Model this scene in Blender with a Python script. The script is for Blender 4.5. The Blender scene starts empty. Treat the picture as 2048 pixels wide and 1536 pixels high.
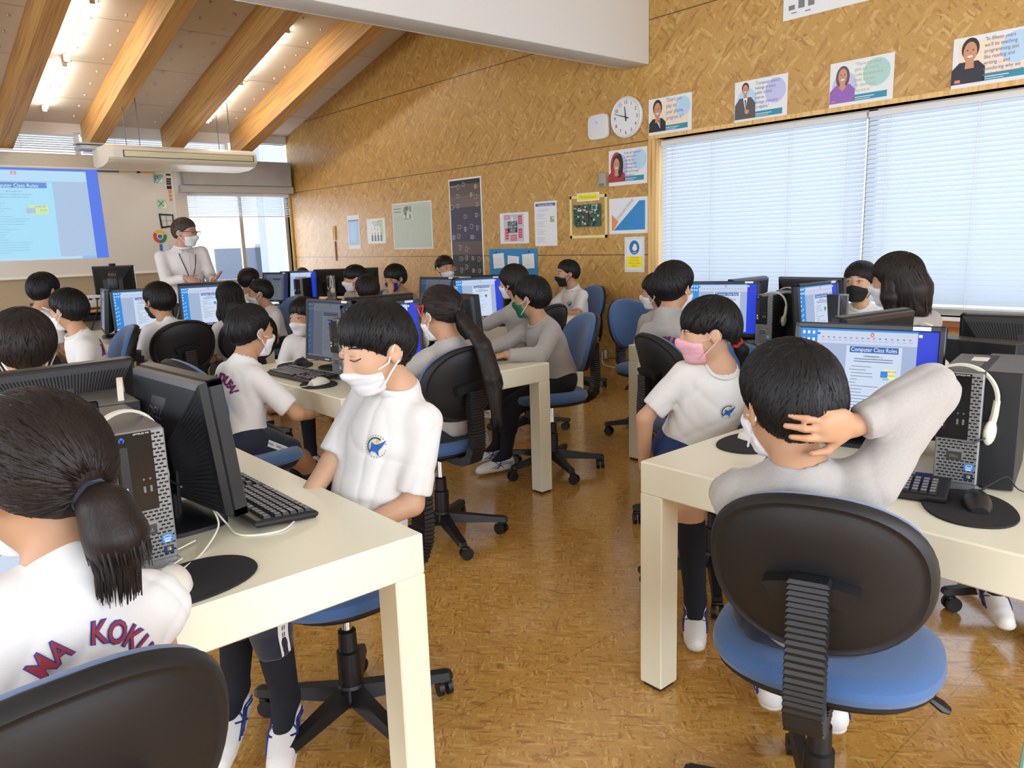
import bpy, bmesh, math, random
import numpy as np
from mathutils import Vector, Matrix
from mathutils.bvhtree import BVHTree
random.seed(7); np.random.seed(7)
SC = bpy.context.scene; COL = SC.collection
D2R = math.pi / 180

# ------------------------------------------------------------------ materials
def lin(c):
    if isinstance(c, str):
        c = c.lstrip('#'); c = [int(c[i:i+2], 16) / 255 for i in (0, 2, 4)]
    return tuple((v / 12.92 if v <= .04045 else ((v + .055) / 1.055) ** 2.4) for v in c[:3]) + (1,)

class NT:
    def __init__(self, name):
        self.m = bpy.data.materials.new(name); self.m.use_nodes = True
        self.t = self.m.node_tree; self.t.nodes.clear()
        self.out = self.t.nodes.new('ShaderNodeOutputMaterial')
    def n(self, kind, **kw):
        nd = self.t.nodes.new(kind)
        for k, v in kw.items():
            if k.startswith('_'): setattr(nd, k[1:], v)
            else:
                k2 = k.replace('_', ' ')
                nd.inputs[k2 if k2 in nd.inputs else k].default_value = v
        return nd
    def l(self, a, b): self.t.links.new(a, b)
    def math(self, op, a, b=None):
        nd = self.n('ShaderNodeMath', _operation=op)
        for i, v in enumerate((a, b)):
            if v is None: continue
            if isinstance(v, (int, float)): nd.inputs[i].default_value = v
            else: self.l(v, nd.inputs[i])
        return nd.outputs[0]
    def mix(self, fac, a, b, bt='MIX'):
        nd = self.n('ShaderNodeMix', _data_type='RGBA', _blend_type=bt)
        for s, v in ((nd.inputs[0], fac), (nd.inputs[6], a), (nd.inputs[7], b)):
            if hasattr(v, 'is_linked'): self.l(v, s)
            else: s.default_value = v
        return nd.outputs[2]
    def ramp(self, fac, stops):
        nd = self.n('ShaderNodeValToRGB'); e = nd.color_ramp.elements
        while len(e) < len(stops): e.new(.5)
        for i, (p, c) in enumerate(stops): e[i].position = p; e[i].color = c if len(c) == 4 else lin(c)
        self.l(fac, nd.inputs[0]); return nd.outputs[0]
    def bsdf(self, **kw):
        b = self.n('ShaderNodeBsdfPrincipled', **kw); self.l(b.outputs[0], self.out.inputs[0]); return b

MATS = {}
def M(name, col='#888888', rough=.5, spec=.5, metal=0., var=.06, vscale=40., bump=0., bscale=200., coat=0., sheen=0., sss=0.):
    if name in MATS: return MATS[name]
    t = NT(name); c = lin(col)
    b = t.bsdf(Roughness=rough, Metallic=metal)
    b.inputs['Specular IOR Level'].default_value = spec
    b.inputs['Coat Weight'].default_value = coat
    b.inputs['Sheen Weight'].default_value = sheen
    if sss:
        b.inputs['Subsurface Weight'].default_value = sss; b.inputs['Subsurface Radius'].default_value = (.8, .3, .2)
        b.inputs['Subsurface Scale'].default_value = .008
    tc = t.n('ShaderNodeTexCoord')
    nz = t.n('ShaderNodeTexNoise', Scale=vscale, Detail=3.); t.l(tc.outputs['Object'], nz.inputs['Vector'])
    lo = tuple(max(0, v * (1 - var)) for v in c[:3]) + (1,); hi = tuple(min(1, v * (1 + var)) for v in c[:3]) + (1,)
    t.l(t.mix(nz.outputs[0], lo, hi), b.inputs['Base Color'])
    if bump:
        n2 = t.n('ShaderNodeTexNoise', Scale=bscale, Detail=2.); t.l(tc.outputs['Object'], n2.inputs['Vector'])
        bp = t.n('ShaderNodeBump', Strength=bump, Distance=.002); t.l(n2.outputs[0], bp.inputs['Height']); t.l(bp.outputs[0], b.inputs['Normal'])
    MATS[name] = t.m; return t.m

def EM(name, col, strength=1., gloss=False):
    if name in MATS: return MATS[name]
    t = NT(name)
    b = t.bsdf(Roughness=.25 if gloss else .6)
    b.inputs['Base Color'].default_value = (.01, .01, .012, 1)
    b.inputs['Emission Color'].default_value = lin(col); b.inputs['Emission Strength'].default_value = strength
    MATS[name] = t.m; return t.m

def flake_material(name, plane, base, dark, light, rough, flake=(9., 42.), coat=0., joints=None, contrast=1., bumpk=.15):
    """pressed wood flakes: three layers of elongated cells laid at different angles"""
    t = NT(name); b = t.bsdf(Roughness=rough); b.inputs['Coat Weight'].default_value = coat
    b.inputs['Coat Roughness'].default_value = .12
    tc = t.n('ShaderNodeTexCoord'); sp = t.n('ShaderNodeSeparateXYZ'); t.l(tc.outputs['Object'], sp.inputs[0])
    cb = t.n('ShaderNodeCombineXYZ')
    a, bb = {'yz': (1, 2), 'xy': (0, 1)}[plane]
    t.l(sp.outputs[a], cb.inputs[0]); t.l(sp.outputs[bb], cb.inputs[1])
    wz = t.n('ShaderNodeTexNoise', Scale=6., Detail=2.); t.l(cb.outputs[0], wz.inputs['Vector'])
    wv = t.n('ShaderNodeVectorMath', _operation='SCALE'); t.l(wz.outputs['Color'], wv.inputs[0]); wv.inputs['Scale'].default_value = .05
    ad = t.n('ShaderNodeVectorMath', _operation='ADD'); t.l(cb.outputs[0], ad.inputs[0]); t.l(wv.outputs[0], ad.inputs[1])
    col = None; hgt = None
    for i, (ang, k) in enumerate(((15, 1.), (78, 1.15), (-38, .9), (130, 1.3), (48, 1.05))):
        mr = t.n('ShaderNodeMapping'); t.l(ad.outputs[0], mr.inputs[0]); mr.inputs['Rotation'].default_value = (0, 0, ang * D2R)
        mp = t.n('ShaderNodeMapping'); t.l(mr.outputs[0], mp.inputs[0]); mp.inputs['Location'].default_value = (i * 3.7, i * 1.9, 0)
        mp.inputs['Scale'].default_value = (flake[0] * k, flake[1] * k, 1)
        v = t.n('ShaderNodeTexVoronoi', _voronoi_dimensions='2D', Scale=1.); t.l(mp.outputs[0], v.inputs['Vector'])
        s = t.n('ShaderNodeSeparateColor'); t.l(v.outputs['Color'], s.inputs[0])
        c = t.ramp(s.outputs[0], [(0, dark), (.3, base), (.75, base), (1, light)])
        # fine grain running along the flake
        mp2 = t.n('ShaderNodeMapping'); t.l(mp.outputs[0], mp2.inputs[0]); mp2.inputs['Scale'].default_value = (.6, 5, 1)
        g = t.n('ShaderNodeTexNoise', Scale=1., Detail=2.); t.l(mp2.outputs[0], g.inputs['Vector'])
        c = t.mix(t.math('MULTIPLY', g.outputs[0], .35), c, lin(dark))
        if col is None: col, hgt = c, s.outputs[0]
        else:
            f = t.math('GREATER_THAN', s.outputs[1], .58)
            col = t.mix(f, col, c); 
    sk = t.n('ShaderNodeTexNoise', Scale=75., Detail=1.); t.l(cb.outputs[0], sk.inputs['Vector'])
    f = t.math('GREATER_THAN', sk.outputs[0], .665); col = t.mix(t.math('MULTIPLY', f, .45), col, lin(dark))
    if joints:
        for (axis, per, off) in joints:
            m = t.math('MODULO', t.math('ADD', sp.outputs[axis], off + 91 * per), per)
            col = t.mix(t.math('MULTIPLY', t.math('LESS_THAN', m, .009 if plane == 'yz' else .004), .85 if plane == 'yz' else .3), col, lin('#4a2f14'))
    t.l(col, b.inputs['Base Color'])
    bp = t.n('ShaderNodeBump', Strength=bumpk, Distance=.003); t.l(hgt, bp.inputs['Height']); t.l(bp.outputs[0], b.inputs['Normal'])
    MATS[name] = t.m; return t.m

def wood_material(name, base, dark, axis_scale=(40, 1.2, 40), rough=.55, rot=0.):
    t = NT(name); b = t.bsdf(Roughness=rough)
    tc = t.n('ShaderNodeTexCoord'); mp = t.n('ShaderNodeMapping'); t.l(tc.outputs['Object'], mp.inputs[0]); mp.inputs['Rotation'].default_value = (rot, 0, 0)
    mq = t.n('ShaderNodeMapping'); t.l(mp.outputs[0], mq.inputs[0]); mq.inputs['Scale'].default_value = axis_scale
    nz = t.n('ShaderNodeTexNoise', Scale=1., Detail=5., Distortion=.25); t.l(mq.outputs[0], nz.inputs['Vector'])
    n2 = t.n('ShaderNodeTexNoise', Scale=2.2, Detail=2.); t.l(tc.outputs['Object'], n2.inputs['Vector'])
    c = t.ramp(nz.outputs[0], [(.3, dark), (.55, base), (.75, base)])
    c = t.mix(t.math('MULTIPLY', t.math('GREATER_THAN', n2.outputs[0], .72), .35), c, lin(dark))
    t.l(c, b.inputs['Base Color']); MATS[name] = t.m; return t.m

# ------------------------------------------------------------------ mesh builder
class MB:
    def __init__(s): s.v = []; s.f = []; s.m = []; s.sm = []
    def add(s, vs, fs, mi=0, T=None, smooth=False):
        o = len(s.v)
        s.v += [tuple(T @ Vector(v)) if T else tuple(v) for v in vs]
        s.f += [tuple(i + o for i in f) for f in fs]; s.m += [mi] * len(fs); s.sm += [smooth] * len(fs); return s
    def box(s, lo, hi, mi=0, T=None, bev=0, seg=2):
        if bev:
            bm = bmesh.new(); bmesh.ops.create_cube(bm, size=1)
            for v in bm.verts: v.co = Vector([lo[i] + (v.co[i] + .5) * (hi[i] - lo[i]) for i in range(3)])
            bmesh.ops.bevel(bm, geom=list(bm.edges), offset=bev, segments=seg, affect='EDGES', profile=.5)
            bm.verts.index_update()
            s.add([v.co[:] for v in bm.verts], [[v.index for v in f.verts] for f in bm.faces], mi, T, True); bm.free(); return s
        x, y, z = zip(lo, hi)
        vs = [(x[i], y[j], z[k]) for i in (0, 1) for j in (0, 1) for k in (0, 1)]
        return s.add(vs, [(0, 1, 3, 2), (4, 6, 7, 5), (0, 4, 5, 1), (2, 3, 7, 6), (0, 2, 6, 4), (1, 5, 7, 3)], mi, T)
    def quad(s, a, b, c, d, mi=0, T=None): return s.add([a, b, c, d], [(0, 1, 2, 3)], mi, T)
    def tube(s, pts, r, n=8, mi=0, T=None, cap=True, flat=1., closed=False):
        pts = [Vector(p) for p in pts]; N = len(pts); vs = []; fs = []
        rs = r if hasattr(r, '__len__') else [r] * N
        up = None
        for i, p in enumerate(pts):
            d = (pts[(i + 1) % N] - pts[i - 1]) if closed else (pts[min(i + 1, N - 1)] - pts[max(i - 1, 0)])
            if d.length < 1e-9: d = Vector((0, 0, 1))
            d.normalize()
            if up is None: up = Vector((0, 0, 1)) if abs(d.z) < .9 else Vector((1, 0, 0))
            a = d.cross(up)
            if a.length < 1e-6: a = d.orthogonal()
            a.normalize(); b = a.cross(d); up = b
            for k in range(n):
                t = 2 * math.pi * k / n; vs.append(p + (a * math.cos(t) + b * math.sin(t) * flat) * rs[i])
        for i in range(N if closed else N - 1):
            j = (i + 1) % N
            for k in range(n):
                k2 = (k + 1) % n; fs.append((i * n + k, i * n + k2, j * n + k2, j * n + k))
        if cap and not closed: fs.append(tuple(range(n))[::-1]); fs.append(tuple((N - 1) * n + k for k in range(n)))
        return s.add([v[:] for v in vs], fs, mi, T, True)
    def cyl(s, a, b, r1, r2=None, n=20, mi=0, T=None): return s.tube([a, b], [r1, r1 if r2 is None else r2], n, mi, T)
    def lathe(s, prof, n=24, mi=0, T=None, smooth=True):
        vs = []; fs = []
        for r, z in prof:
            for k in range(n): t = 2 * math.pi * k / n; vs.append((r * math.cos(t), r * math.sin(t), z))
        for i in range(len(prof) - 1):
            for k in range(n): k2 = (k + 1) % n; fs.append((i * n + k, i * n + k2, (i + 1) * n + k2, (i + 1) * n + k))
        if prof[0][0] > 1e-6: fs.append(tuple(range(n))[::-1])
        if prof[-1][0] > 1e-6: fs.append(tuple((len(prof) - 1) * n + k for k in range(n)))
        return s.add(vs, fs, mi, T, smooth)
    def loft(s, rings, mi=0, T=None, smooth=True, cap=True):
        n = len(rings[0]); vs = [p for r in rings for p in r]; fs = []
        for i in range(len(rings) - 1):
            for k in range(n): k2 = (k + 1) % n; fs.append((i * n + k, i * n + k2, (i + 1) * n + k2, (i + 1) * n + k))
        if cap: fs.append(tuple(range(n))[::-1]); fs.append(tuple((len(rings) - 1) * n + k for k in range(n)))
        return s.add(vs, fs, mi, T, smooth)
    def prism(s, poly, z0, z1, mi=0, T=None):
        n = len(poly); vs = [(x, y, z0) for x, y in poly] + [(x, y, z1) for x, y in poly]
        fs = [tuple(range(n))[::-1], tuple(range(n, 2 * n))] + [(i, (i + 1) % n, n + (i + 1) % n, n + i) for i in range(n)]
        return s.add(vs, fs, mi, T)
    def ell(s, c, r, nu=16, nv=10, mi=0, T=None):
        vs = [(c[0], c[1], c[2] - r[2])]; fs = []
        for j in range(1, nv):
            t = math.pi * j / nv - math.pi / 2
            for i in range(nu):
                p = 2 * math.pi * i / nu; vs.append((c[0] + r[0] * math.cos(t) * math.cos(p), c[1] + r[1] * math.cos(t) * math.sin(p), c[2] + r[2] * math.sin(t)))
        vs.append((c[0], c[1], c[2] + r[2])); top = len(vs) - 1
        for i in range(nu): fs.append((0, 1 + (i + 1) % nu, 1 + i)); fs.append((top, top - nu + i, top - nu + (i + 1) % nu))
        for j in range(nv - 2):
            for i in range(nu): a = 1 + j * nu + i; b = 1 + j * nu + (i + 1) % nu; fs.append((a, b, b + nu, a + nu))
        return s.add(vs, fs, mi, T, True)
    def text(s, txt, size, mi=0, T=None, align='LEFT', bold=False, sx=1., depth=0.):
        vs, fs = text_geo(txt, align)
        return s.add([(x * size * sx, y * size, depth) for x, y in vs], fs, mi, T)
    def build(s, name, mats, parent=None, loc=None, rz=0, sharp=.6):
        me = bpy.data.meshes.new(name); me.from_pydata(s.v, [], s.f)
        if not isinstance(mats, (list, tuple)): mats = [mats]
        for m in mats: me.materials.append(m)
        me.polygons.foreach_set('material_index', s.m); me.polygons.foreach_set('use_smooth', s.sm)
        me.update()
        if any(s.sm):
            try: me.set_sharp_from_angle(angle=sharp)
            except Exception: pass
        o = bpy.data.objects.new(name, me); COL.objects.link(o)
        if parent: o.parent = parent
        if loc: o.location = loc
        if rz: o.rotation_euler.z = rz
        return o

_TX = {}
def text_geo(txt, align='LEFT', off=0.):
    k = (txt, align, off)
    if k not in _TX:
        cu = bpy.data.curves.new('lettering', 'FONT'); cu.body = txt; cu.align_x = align; cu.size = 1; cu.resolution_u = 3; cu.offset = off
        o = bpy.data.objects.new('lettering', cu); COL.objects.link(o)
        dg = bpy.context.evaluated_depsgraph_get(); ev = o.evaluated_get(dg); me = ev.to_mesh()
        _TX[k] = ([(v.co.x, v.co.y) for v in me.vertices], [tuple(p.vertices) for p in me.polygons])
        ev.to_mesh_clear(); bpy.data.objects.remove(o); bpy.data.curves.remove(cu)
    return _TX[k]

def tag(o, label=None, cat=None, group=None, kind=None):
    if label: o['label'] = label
    if cat: o['category'] = cat
    if group: o['group'] = group
    if kind: o['kind'] = kind
    return o
def empty(name, loc=(0, 0, 0), rz=0, label=None, cat=None, group=None):
    o = bpy.data.objects.new(name, None); COL.objects.link(o); o.location = loc; o.rotation_euler.z = rz; o.empty_display_size = .05
    return tag(o, label, cat, group)
CH = {}
def kids(o):
    return [c for c in bpy.data.objects if c.parent == o]
def copy_tree(o, parent=None):
    c = o.copy(); COL.objects.link(c)
    if parent: c.parent = parent
    for ch in kids(o): copy_tree(ch, c)
    return c
def TM(loc=(0, 0, 0), rz=0, rx=0, ry=0):
    return Matrix.Translation(loc) @ Matrix.Rotation(rz, 4, 'Z') @ Matrix.Rotation(ry, 4, 'Y') @ Matrix.Rotation(rx, 4, 'X')
def struct(o): o['kind'] = 'structure'; return o
PI = math.pi
# ------------------------------------------------------------------ camera
cam = bpy.data.cameras.new('camera'); camo = bpy.data.objects.new('camera', cam); COL.objects.link(camo)
RIGHT = Vector((.7533, -.6569, -.0317)); FWD = Vector((.6422, .7438, -.1851))
def set_cam():
    f = FWD.normalized(); r = (RIGHT - f * RIGHT.dot(f)).normalized(); u = r.cross(f)
    camo.matrix_world = Matrix(((r.x, u.x, -f.x, 0), (r.y, u.y, -f.y, 0), (r.z, u.z, -f.z, 1.335), (0, 0, 0, 1)))
set_cam()
cam.sensor_width = 36; cam.lens = 1538. * 36 / 2048; cam.clip_start = .05; SC.camera = camo

# ------------------------------------------------------------------ shared materials
OSB = flake_material('osb_wall', 'yz', '#bf954e', '#a4793b', '#d3ae6b', .40, (10., 44.), joints=[(2, .92, .673)], bumpk=.12)
FLOOR = flake_material('flake_floor', 'xy', '#c9994c', '#a07236', '#dcb468', .22, (24., 120.), coat=.7, joints=[(0, .91, .3), (1, .91, .2)], bumpk=.04)
m_plaster = M('plaster', '#cfcabd', .8, var=.03); m_beige = M('beige_wall', '#b9ab8c', .7, var=.03)
m_ceil = M('ceiling_board', '#dcd6ce', .75, var=.03, vscale=6); m_white = M('white_paint', '#dcdbd6', .55, var=.02)
m_bolt = M('bolt_head', '#c9c3b8', .4, metal=.4); m_conc = M('concrete', '#9a9a98', .75, var=.12, vscale=9, bump=.2)
BEAM = wood_material('beam_wood', '#c79a58', '#9c7140', (60, 1.1, 60), rot=.2324)
FRAMEW = wood_material('frame_wood', '#e0bb78', '#c2934e', (40, 40, 1.5))
SILLW = wood_material('sill_wood', '#9a6236', '#774622', (40, 1.5, 40))
m_alu = M('aluminium', '#b9b2a0', .45, metal=.3); m_wsill = M('white_sill', '#e8e8e4', .5)
DESK = M('desk_paint', '#e8e5cc', .28, spec=.5, var=.02, vscale=4); m_foot = M('desk_foot', '#2a2520', .7)
m_black = M('black_plastic', '#101113', .45, var=.1); m_dark = M('charcoal_plastic', '#17191b', .36, var=.08)
m_grey = M('grey_plastic', '#6f7070', .45); m_cream = M('cream_plastic', '#e6e2d2', .4, var=.02)
m_label = M('paper_label', '#e4e2d6', .7); m_paper = M('paper', '#e2e3e2', .6, var=.02); m_ink = M('ink', '#2b2d33', .7)
m_chrome = M('chrome', '#d8d4cc', .15, metal=1.); m_fabric = M('blue_fabric', '#3d6292', .85, var=.12, vscale=300, bump=.25, bscale=900, sheen=.3)
m_shell = M('chair_shell', '#0c0c0e', .58, bump=.12, bscale=700)

def glass_mat():
    t = NT('window_glass'); a = t.n('ShaderNodeBsdfTransparent'); g = t.n('ShaderNodeBsdfGlossy', Roughness=.02)
    mx = t.n('ShaderNodeMixShader'); mx.inputs[0].default_value = .06
    t.l(a.outputs[0], mx.inputs[1]); t.l(g.outputs[0], mx.inputs[2]); t.l(mx.outputs[0], t.out.inputs[0]); return t.m
GLASS = glass_mat()
def slat_mat():
    t = NT('blind_slat'); d = t.n('ShaderNodeBsdfDiffuse', Color=lin('#d5dbe0')); tr = t.n('ShaderNodeBsdfTranslucent', Color=lin('#c6d2de'))
    mx = t.n('ShaderNodeMixShader'); mx.inputs[0].default_value = .42
    t.l(d.outputs[0], mx.inputs[1]); t.l(tr.outputs[0], mx.inputs[2]); t.l(mx.outputs[0], t.out.inputs[0]); return t.m
SLAT = slat_mat()

# ------------------------------------------------------------------ room shell
XW, YF, XL, YB = 5.165, 10.8, -3.4, -2.6
def zc(y): return 2.80 + .2367 * (11.1 - y) if y > 3.2 else 2.80 + .2367 * (11.1 - 6.4 + y)
struct(MB().box((XL, YB, -.06), (XW + .1, YF + .1, 0)).build('floor', FLOOR))
# osb side wall with its window opening
WY0, WY1, WZ0, WZ1 = .62, 4.149, .775, 2.095
mb = MB()
def wallpoly(mb, y0, y1, z0, z1a, z1b):     # slab following the roof slope
    vs = [(XW, y0, z0), (XW, y1, z0), (XW, y1, z1b), (XW, y0, z1a)]; vs += [(XW + .1, b, c) for a, b, c in vs]
    mb.add(vs, [(0, 3, 2, 1), (4, 5, 6, 7), (0, 1, 5, 4), (1, 2, 6, 5), (2, 3, 7, 6), (3, 0, 4, 7)])
wallpoly(mb, YB, WY0, 0, zc(YB), zc(WY0)); wallpoly(mb, WY0, WY1, 0, WZ0, WZ0)
wallpoly(mb, WY0, 3.2, WZ1, zc(WY0), zc(3.2)); wallpoly(mb, 3.2, WY1, WZ1, zc(3.2), zc(WY1)); wallpoly(mb, WY1, YF, 0, zc(WY1), zc(YF))
struct(mb.build('wall_right', OSB))
# front wall: opening for the window on the right and for the clerestory strip above
FX0, FX1, FZ0, FZ1 = 3.64, 5.13, .45, 2.10
CZ0, CZ1 = 2.515, 2.80
mb = MB()
for lo, hi in (((XL, YF, 0), (FX0, YF + .12, CZ0)), ((FX0, YF, 0), (FX1, YF + .12, FZ0)), ((FX0, YF, FZ1), (FX1, YF + .12, CZ0)), ((FX1, YF, 0), (XW + .1, YF + .12, CZ0)), ): mb.box(lo, hi)
struct(mb.build('wall_front', m_beige))
struct(MB().box((XL, YF - .01, CZ1 - .03), (XW, YF + .12, 3.0)).build('trim_7', m_white))
struct(MB().box((3.515, YF - .10, 0), (3.66, YF, 2.5)).build('trim_1', m_plaster))
struct(MB().box((.3, YF - .06, 2.345), (3.60, YF, 2.50)).build('trim_2', M('ledge', '#c6c0ae', .6)))
struct(MB().box((3.60, YF - .22, 2.17), (5.10, YF, 2.50)).build('trim_3', m_conc))
struct(MB().box((3.56, YF - .2, 2.075), (5.13, YF - .01, 2.165)).build('trim_4', M('curtain_box', '#a9a7a2', .6)))
# back and left wall, unseen: window openings assumed, added to let fill light in
mb = MB()
for lo, hi in (((XL, YB - .1, 0), (XW + .1, YB, .8)), ((XL, YB - .1, 2.5), (XW + .1, YB, 3.3)), ((XL, YB - .1, .8), (-2.6, YB, 2.5)), ((4.6, YB - .1, .8), (XW + .1, YB, 2.5))): mb.box(lo, hi)
struct(mb.build('wall_back', m_plaster))
mb = MB()
for lo, hi in (((XL - .1, YB, 0), (XL, YF, .8)), ((XL - .1, YB, 2.5), (XL, YF, 3.6)), ((XL - .1, YB, .8), (XL, -1, 2.5)), ((XL - .1, 9.6, .8), (XL, YF, 2.5)), ((XL - .1, 3.8, .8), (XL, 4.4, 2.5))): mb.box(lo, hi)
mb.add([(XL - .1, YB, 3.3), (XL - .1, YF, 2.6), (XL - .1, 3.2, 4.75), (XL, YB, 3.3), (XL, YF, 2.6), (XL, 3.2, 4.75)], [(0, 1, 2), (3, 5, 4)])
struct(mb.build('wall_left', m_plaster))
# sloping ceiling boards
mb = MB()
for (ya, yb) in ((3.2, YF + .1), (YB - .1, 3.2)):
    za, zb = zc(ya + 1e-4 if ya == 3.2 else ya), zc(yb)
    mb.add([(XL - .1, ya, za), (XW + .1, ya, za), (XW + .1, yb, zb), (XL - .1, yb, zb), (XL - .1, ya, za + .08), (XW + .1, ya, za + .08), (XW + .1, yb, zb + .08), (XL - .1, yb, zb + .08)],
           [(0, 1, 2, 3), (4, 7, 6, 5), (0, 4, 5, 1), (2, 6, 7, 3), (1, 5, 6, 2), (0, 3, 7, 4)])
struct(mb.build('ceiling', m_ceil))
mb = MB(); SL = math.atan(.2367)
k = 0
for y in np.arange(4.6, 10.75, .91):       # board joints
    z = zc(y) - .002
    mb.box((XL, y - .002, z - .0008), (XW, y + .002, z + .002))
for xb in (-1.17, -.24, .69, 1.60, 2.51, 3.44, 4.35):
    for dx in (.28, .52, .80):
        for y in np.arange(6.9, 10.7, .303):
            x, yy = xb + dx, y + (.15 if dx == .52 else 0)
            if x > 5.1: continue
            for r0, h0, h1 in ((.014, -.001, -.018),):
                mb.add([(x + r0 * math.cos(t), yy + r0 * math.sin(t), zc(yy) + h0) for t in np.arange(0, 6.2, .785)] + [(x + r0 * .8 * math.cos(t), yy + r0 * .8 * math.sin(t), zc(yy) + h1) for t in np.arange(0, 6.2, .785)], [(i, (i + 1) % 8, 8 + (i + 1) % 8, 8 + i) for i in range(8)] + [tuple(range(8, 16))], 1)
struct(mb.build('trim_5', [M('joint_line', '#aaa49c', .8), m_bolt]))
for i, x in enumerate((-2.1, -1.17, -.24, .69, 1.60, 2.51, 3.44, 4.35)):
    mb = MB(); y0, y1 = 4.4, YF - .02
    w = .17
    for dd in (0,):
        za, zb = zc(y0), zc(y1)
        mb.add([(x, y0, za), (x + w, y0, za), (x + w, y1, zb), (x, y1, zb), (x, y0, za - .33), (x + w, y0, za - .33), (x + w, y1, zb - .33), (x, y1, zb - .33)],
               [(0, 1, 2, 3), (4, 7, 6, 5), (0, 4, 5, 1), (1, 5, 6, 2), (2, 6, 7, 3), (3, 7, 4, 0)])
    o = struct(mb.build('roof_beam', BEAM))
# white bulkhead across the room
mb = MB(); mb.box((XL, 4.17, 2.675), (XW, 4.40, 4.6), bev=.012); mb.box((XL, 4.398, 2.676), (XW, 4.415, 2.70), 1)
struct(mb.build('trim_6', [m_white, m_cream]))

# windows ---------------------------------------------------------------
mb = MB()                                   # right window lining and sill
mb.box((XW - .012, WY1, WZ0 - .06), (XW + .2, WY1 + .022, WZ1 + .03)); mb.box((XW - .012, WY0 - .02, WZ0 - .06), (XW + .2, WY0, WZ1 + .03)); mb.box((XW - .012, WY0, WZ1), (XW + .2, WY1, WZ1 + .03))
mb.box((XW + .001, WY1 - .05, WZ0), (XW + .14, WY1, WZ1))
w1 = struct(mb.build('window_1', FRAMEW))
MB().box((XW - .03, WY0, WZ0 - .022), (XW + .2, WY1, WZ0)).build('sill', m_wsill, w1)
MB().box((XW - .02, WY0, WZ0 - .085), (XW + .02, WY1, WZ0 - .023)).build('sill_rail', SILLW, w1)
MB().box((XW + .13, WY0, WZ0), (XW + .17, WY0 + .05, WZ1)).box((XW + .13, 2.38, WZ0), (XW + .17, 2.44, WZ1)).box((XW + .13, WY0, WZ0), (XW + .17, WY1, WZ0 + .05)).box((XW + .13, WY0, WZ1 - .05), (XW + .17, WY1, WZ1)).build('sash_frame', m_alu, w1)
MB().box((XW + .148, WY0, WZ0), (XW + .152, WY1, WZ1)).build('pane', GLASS, w1)
mb = MB()
mb.box((FX1, YF - .02, .3), (XW - .004, YF + .06, FZ1 + .03)); mb.box((FX0, YF + .02, FZ0 - .03), (FX1, YF + .1, FZ0))
w2 = struct(mb.build('window_2', FRAMEW))
mb = MB()
for x in (FX0, 4.40, FX1 - .05): mb.box((x, YF + .05, FZ0), (x + .05, YF + .09, FZ1))
mb.box((FX0, YF + .05, FZ0), (FX1, YF + .09, FZ0 + .05)).box((FX0, YF + .05, FZ1 - .05), (FX1, YF + .09, FZ1))
mb.box((FX0, YF + .04, .86), (FX1, YF + .09, .90))
mb.build('sash_frame', m_alu, w2); MB().box((FX0, YF + .068, FZ0), (FX1, YF + .072, FZ1)).build('pane', GLASS, w2)
mb = MB()
for x in (XL, .62, 2.44, 4.28): mb.box((x, YF + .03, CZ0), (x + .05, YF + .1, CZ1))
mb.box((XL, YF + .03, CZ1 - .03), (XW, YF + .1, CZ1))
w3 = struct(mb.build('window_3', m_white)); MB().box((XL, YF + .07, CZ0), (XW, YF + .074, CZ1)).build('pane', GLASS, w3)
mb = MB()
for x in (-2.6, .9, 4.55): mb.box((x, YB - .09, .8), (x + .05, YB - .03, 2.5))
w4 = struct(mb.build('window_4', m_alu))  # frame of the assumed, unseen back opening
mb = MB()
for y in (-1, 1.4, 6.8, 9.55): mb.box((XL - .09, y, .8), (XL - .03, y + .05, 2.5))
w5 = struct(mb.build('window_5', m_alu))  # frames of the assumed, unseen left openings

# blinds ----------------------------------------------------------------
def blind(label, along, a0, a1, c, z0, z1, tilt, pitch=.030, depth=.034, group=None, cords=()):
    """venetian blind hanging along y (side wall) or x (front wall) at depth c"""
    root = empty('window_blind', ((c, (a0 + a1) / 2, z1) if along == 'y' else ((a0 + a1) / 2, c, z1)), 0, label, 'window blind', group)
    L = (a1 - a0) / 2
    def P(u, d, z): return (d, u, z - 0) if along == 'y' else (u, d, z)
    mb = MB(); n = int((z1 - z0 - .05) / pitch)
    ct, st = math.cos(tilt) * depth / 2, math.sin(tilt) * depth / 2
    for i in range(n):
        z = -.045 - i * pitch
        pts = []
        for s in (-1, -.35, .35, 1):
            pts.append((s * ct, z + s * st + (1 - s * s) * .003))
        vs = [P(-L, d, zz) for d, zz in pts] + [P(L, d, zz) for d, zz in pts]
        mb.add(vs, [(j, j + 1, j + 5, j + 4) for j in range(3)], 0, None, True)
    mb.build('slats', SLAT, root)
    mb = MB(); lo, hi = P(-L, -.018, -.036), P(L, .018, 0); mb.box(lo, hi, 0, None).build('head_rail', m_white, root)
    zb = -.045 - n * pitch; mb = MB(); mb.box(P(-L, -.012, zb - .012), P(L, .012, zb), 0).build('bottom_rail', m_white, root)
    mb = MB()
    for u in cords:
        p = P(u, -.02, 0); mb.tube([(p[0], p[1], -.03), (p[0], p[1], zb)], .0022, 5)
        p = P(u, .02, 0); mb.tube([(p[0], p[1], -.03), (p[0], p[1], zb)], .0022, 5)
    mb.build('ladder_cords', m_white, root)
    return root
blind('wide white slatted blind covering the left half of the side window', 'y', 2.415, 4.085, XW + .06, .80, 2.075, .95, cords=(.72, .35, -.3, -.72))
blind('wide white slatted blind covering the right half of the side window', 'y', .70, 2.40, XW + .06, .80, 2.075, .95, cords=(.72, .2, -.3, -.72))
blind('half-raised white slatted blind over the front window behind the teacher', 'x', 3.66, 5.12, YF - .03, 1.74, 2.075, .5, .024, .03, cords=(-.6, 0, .6))
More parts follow.
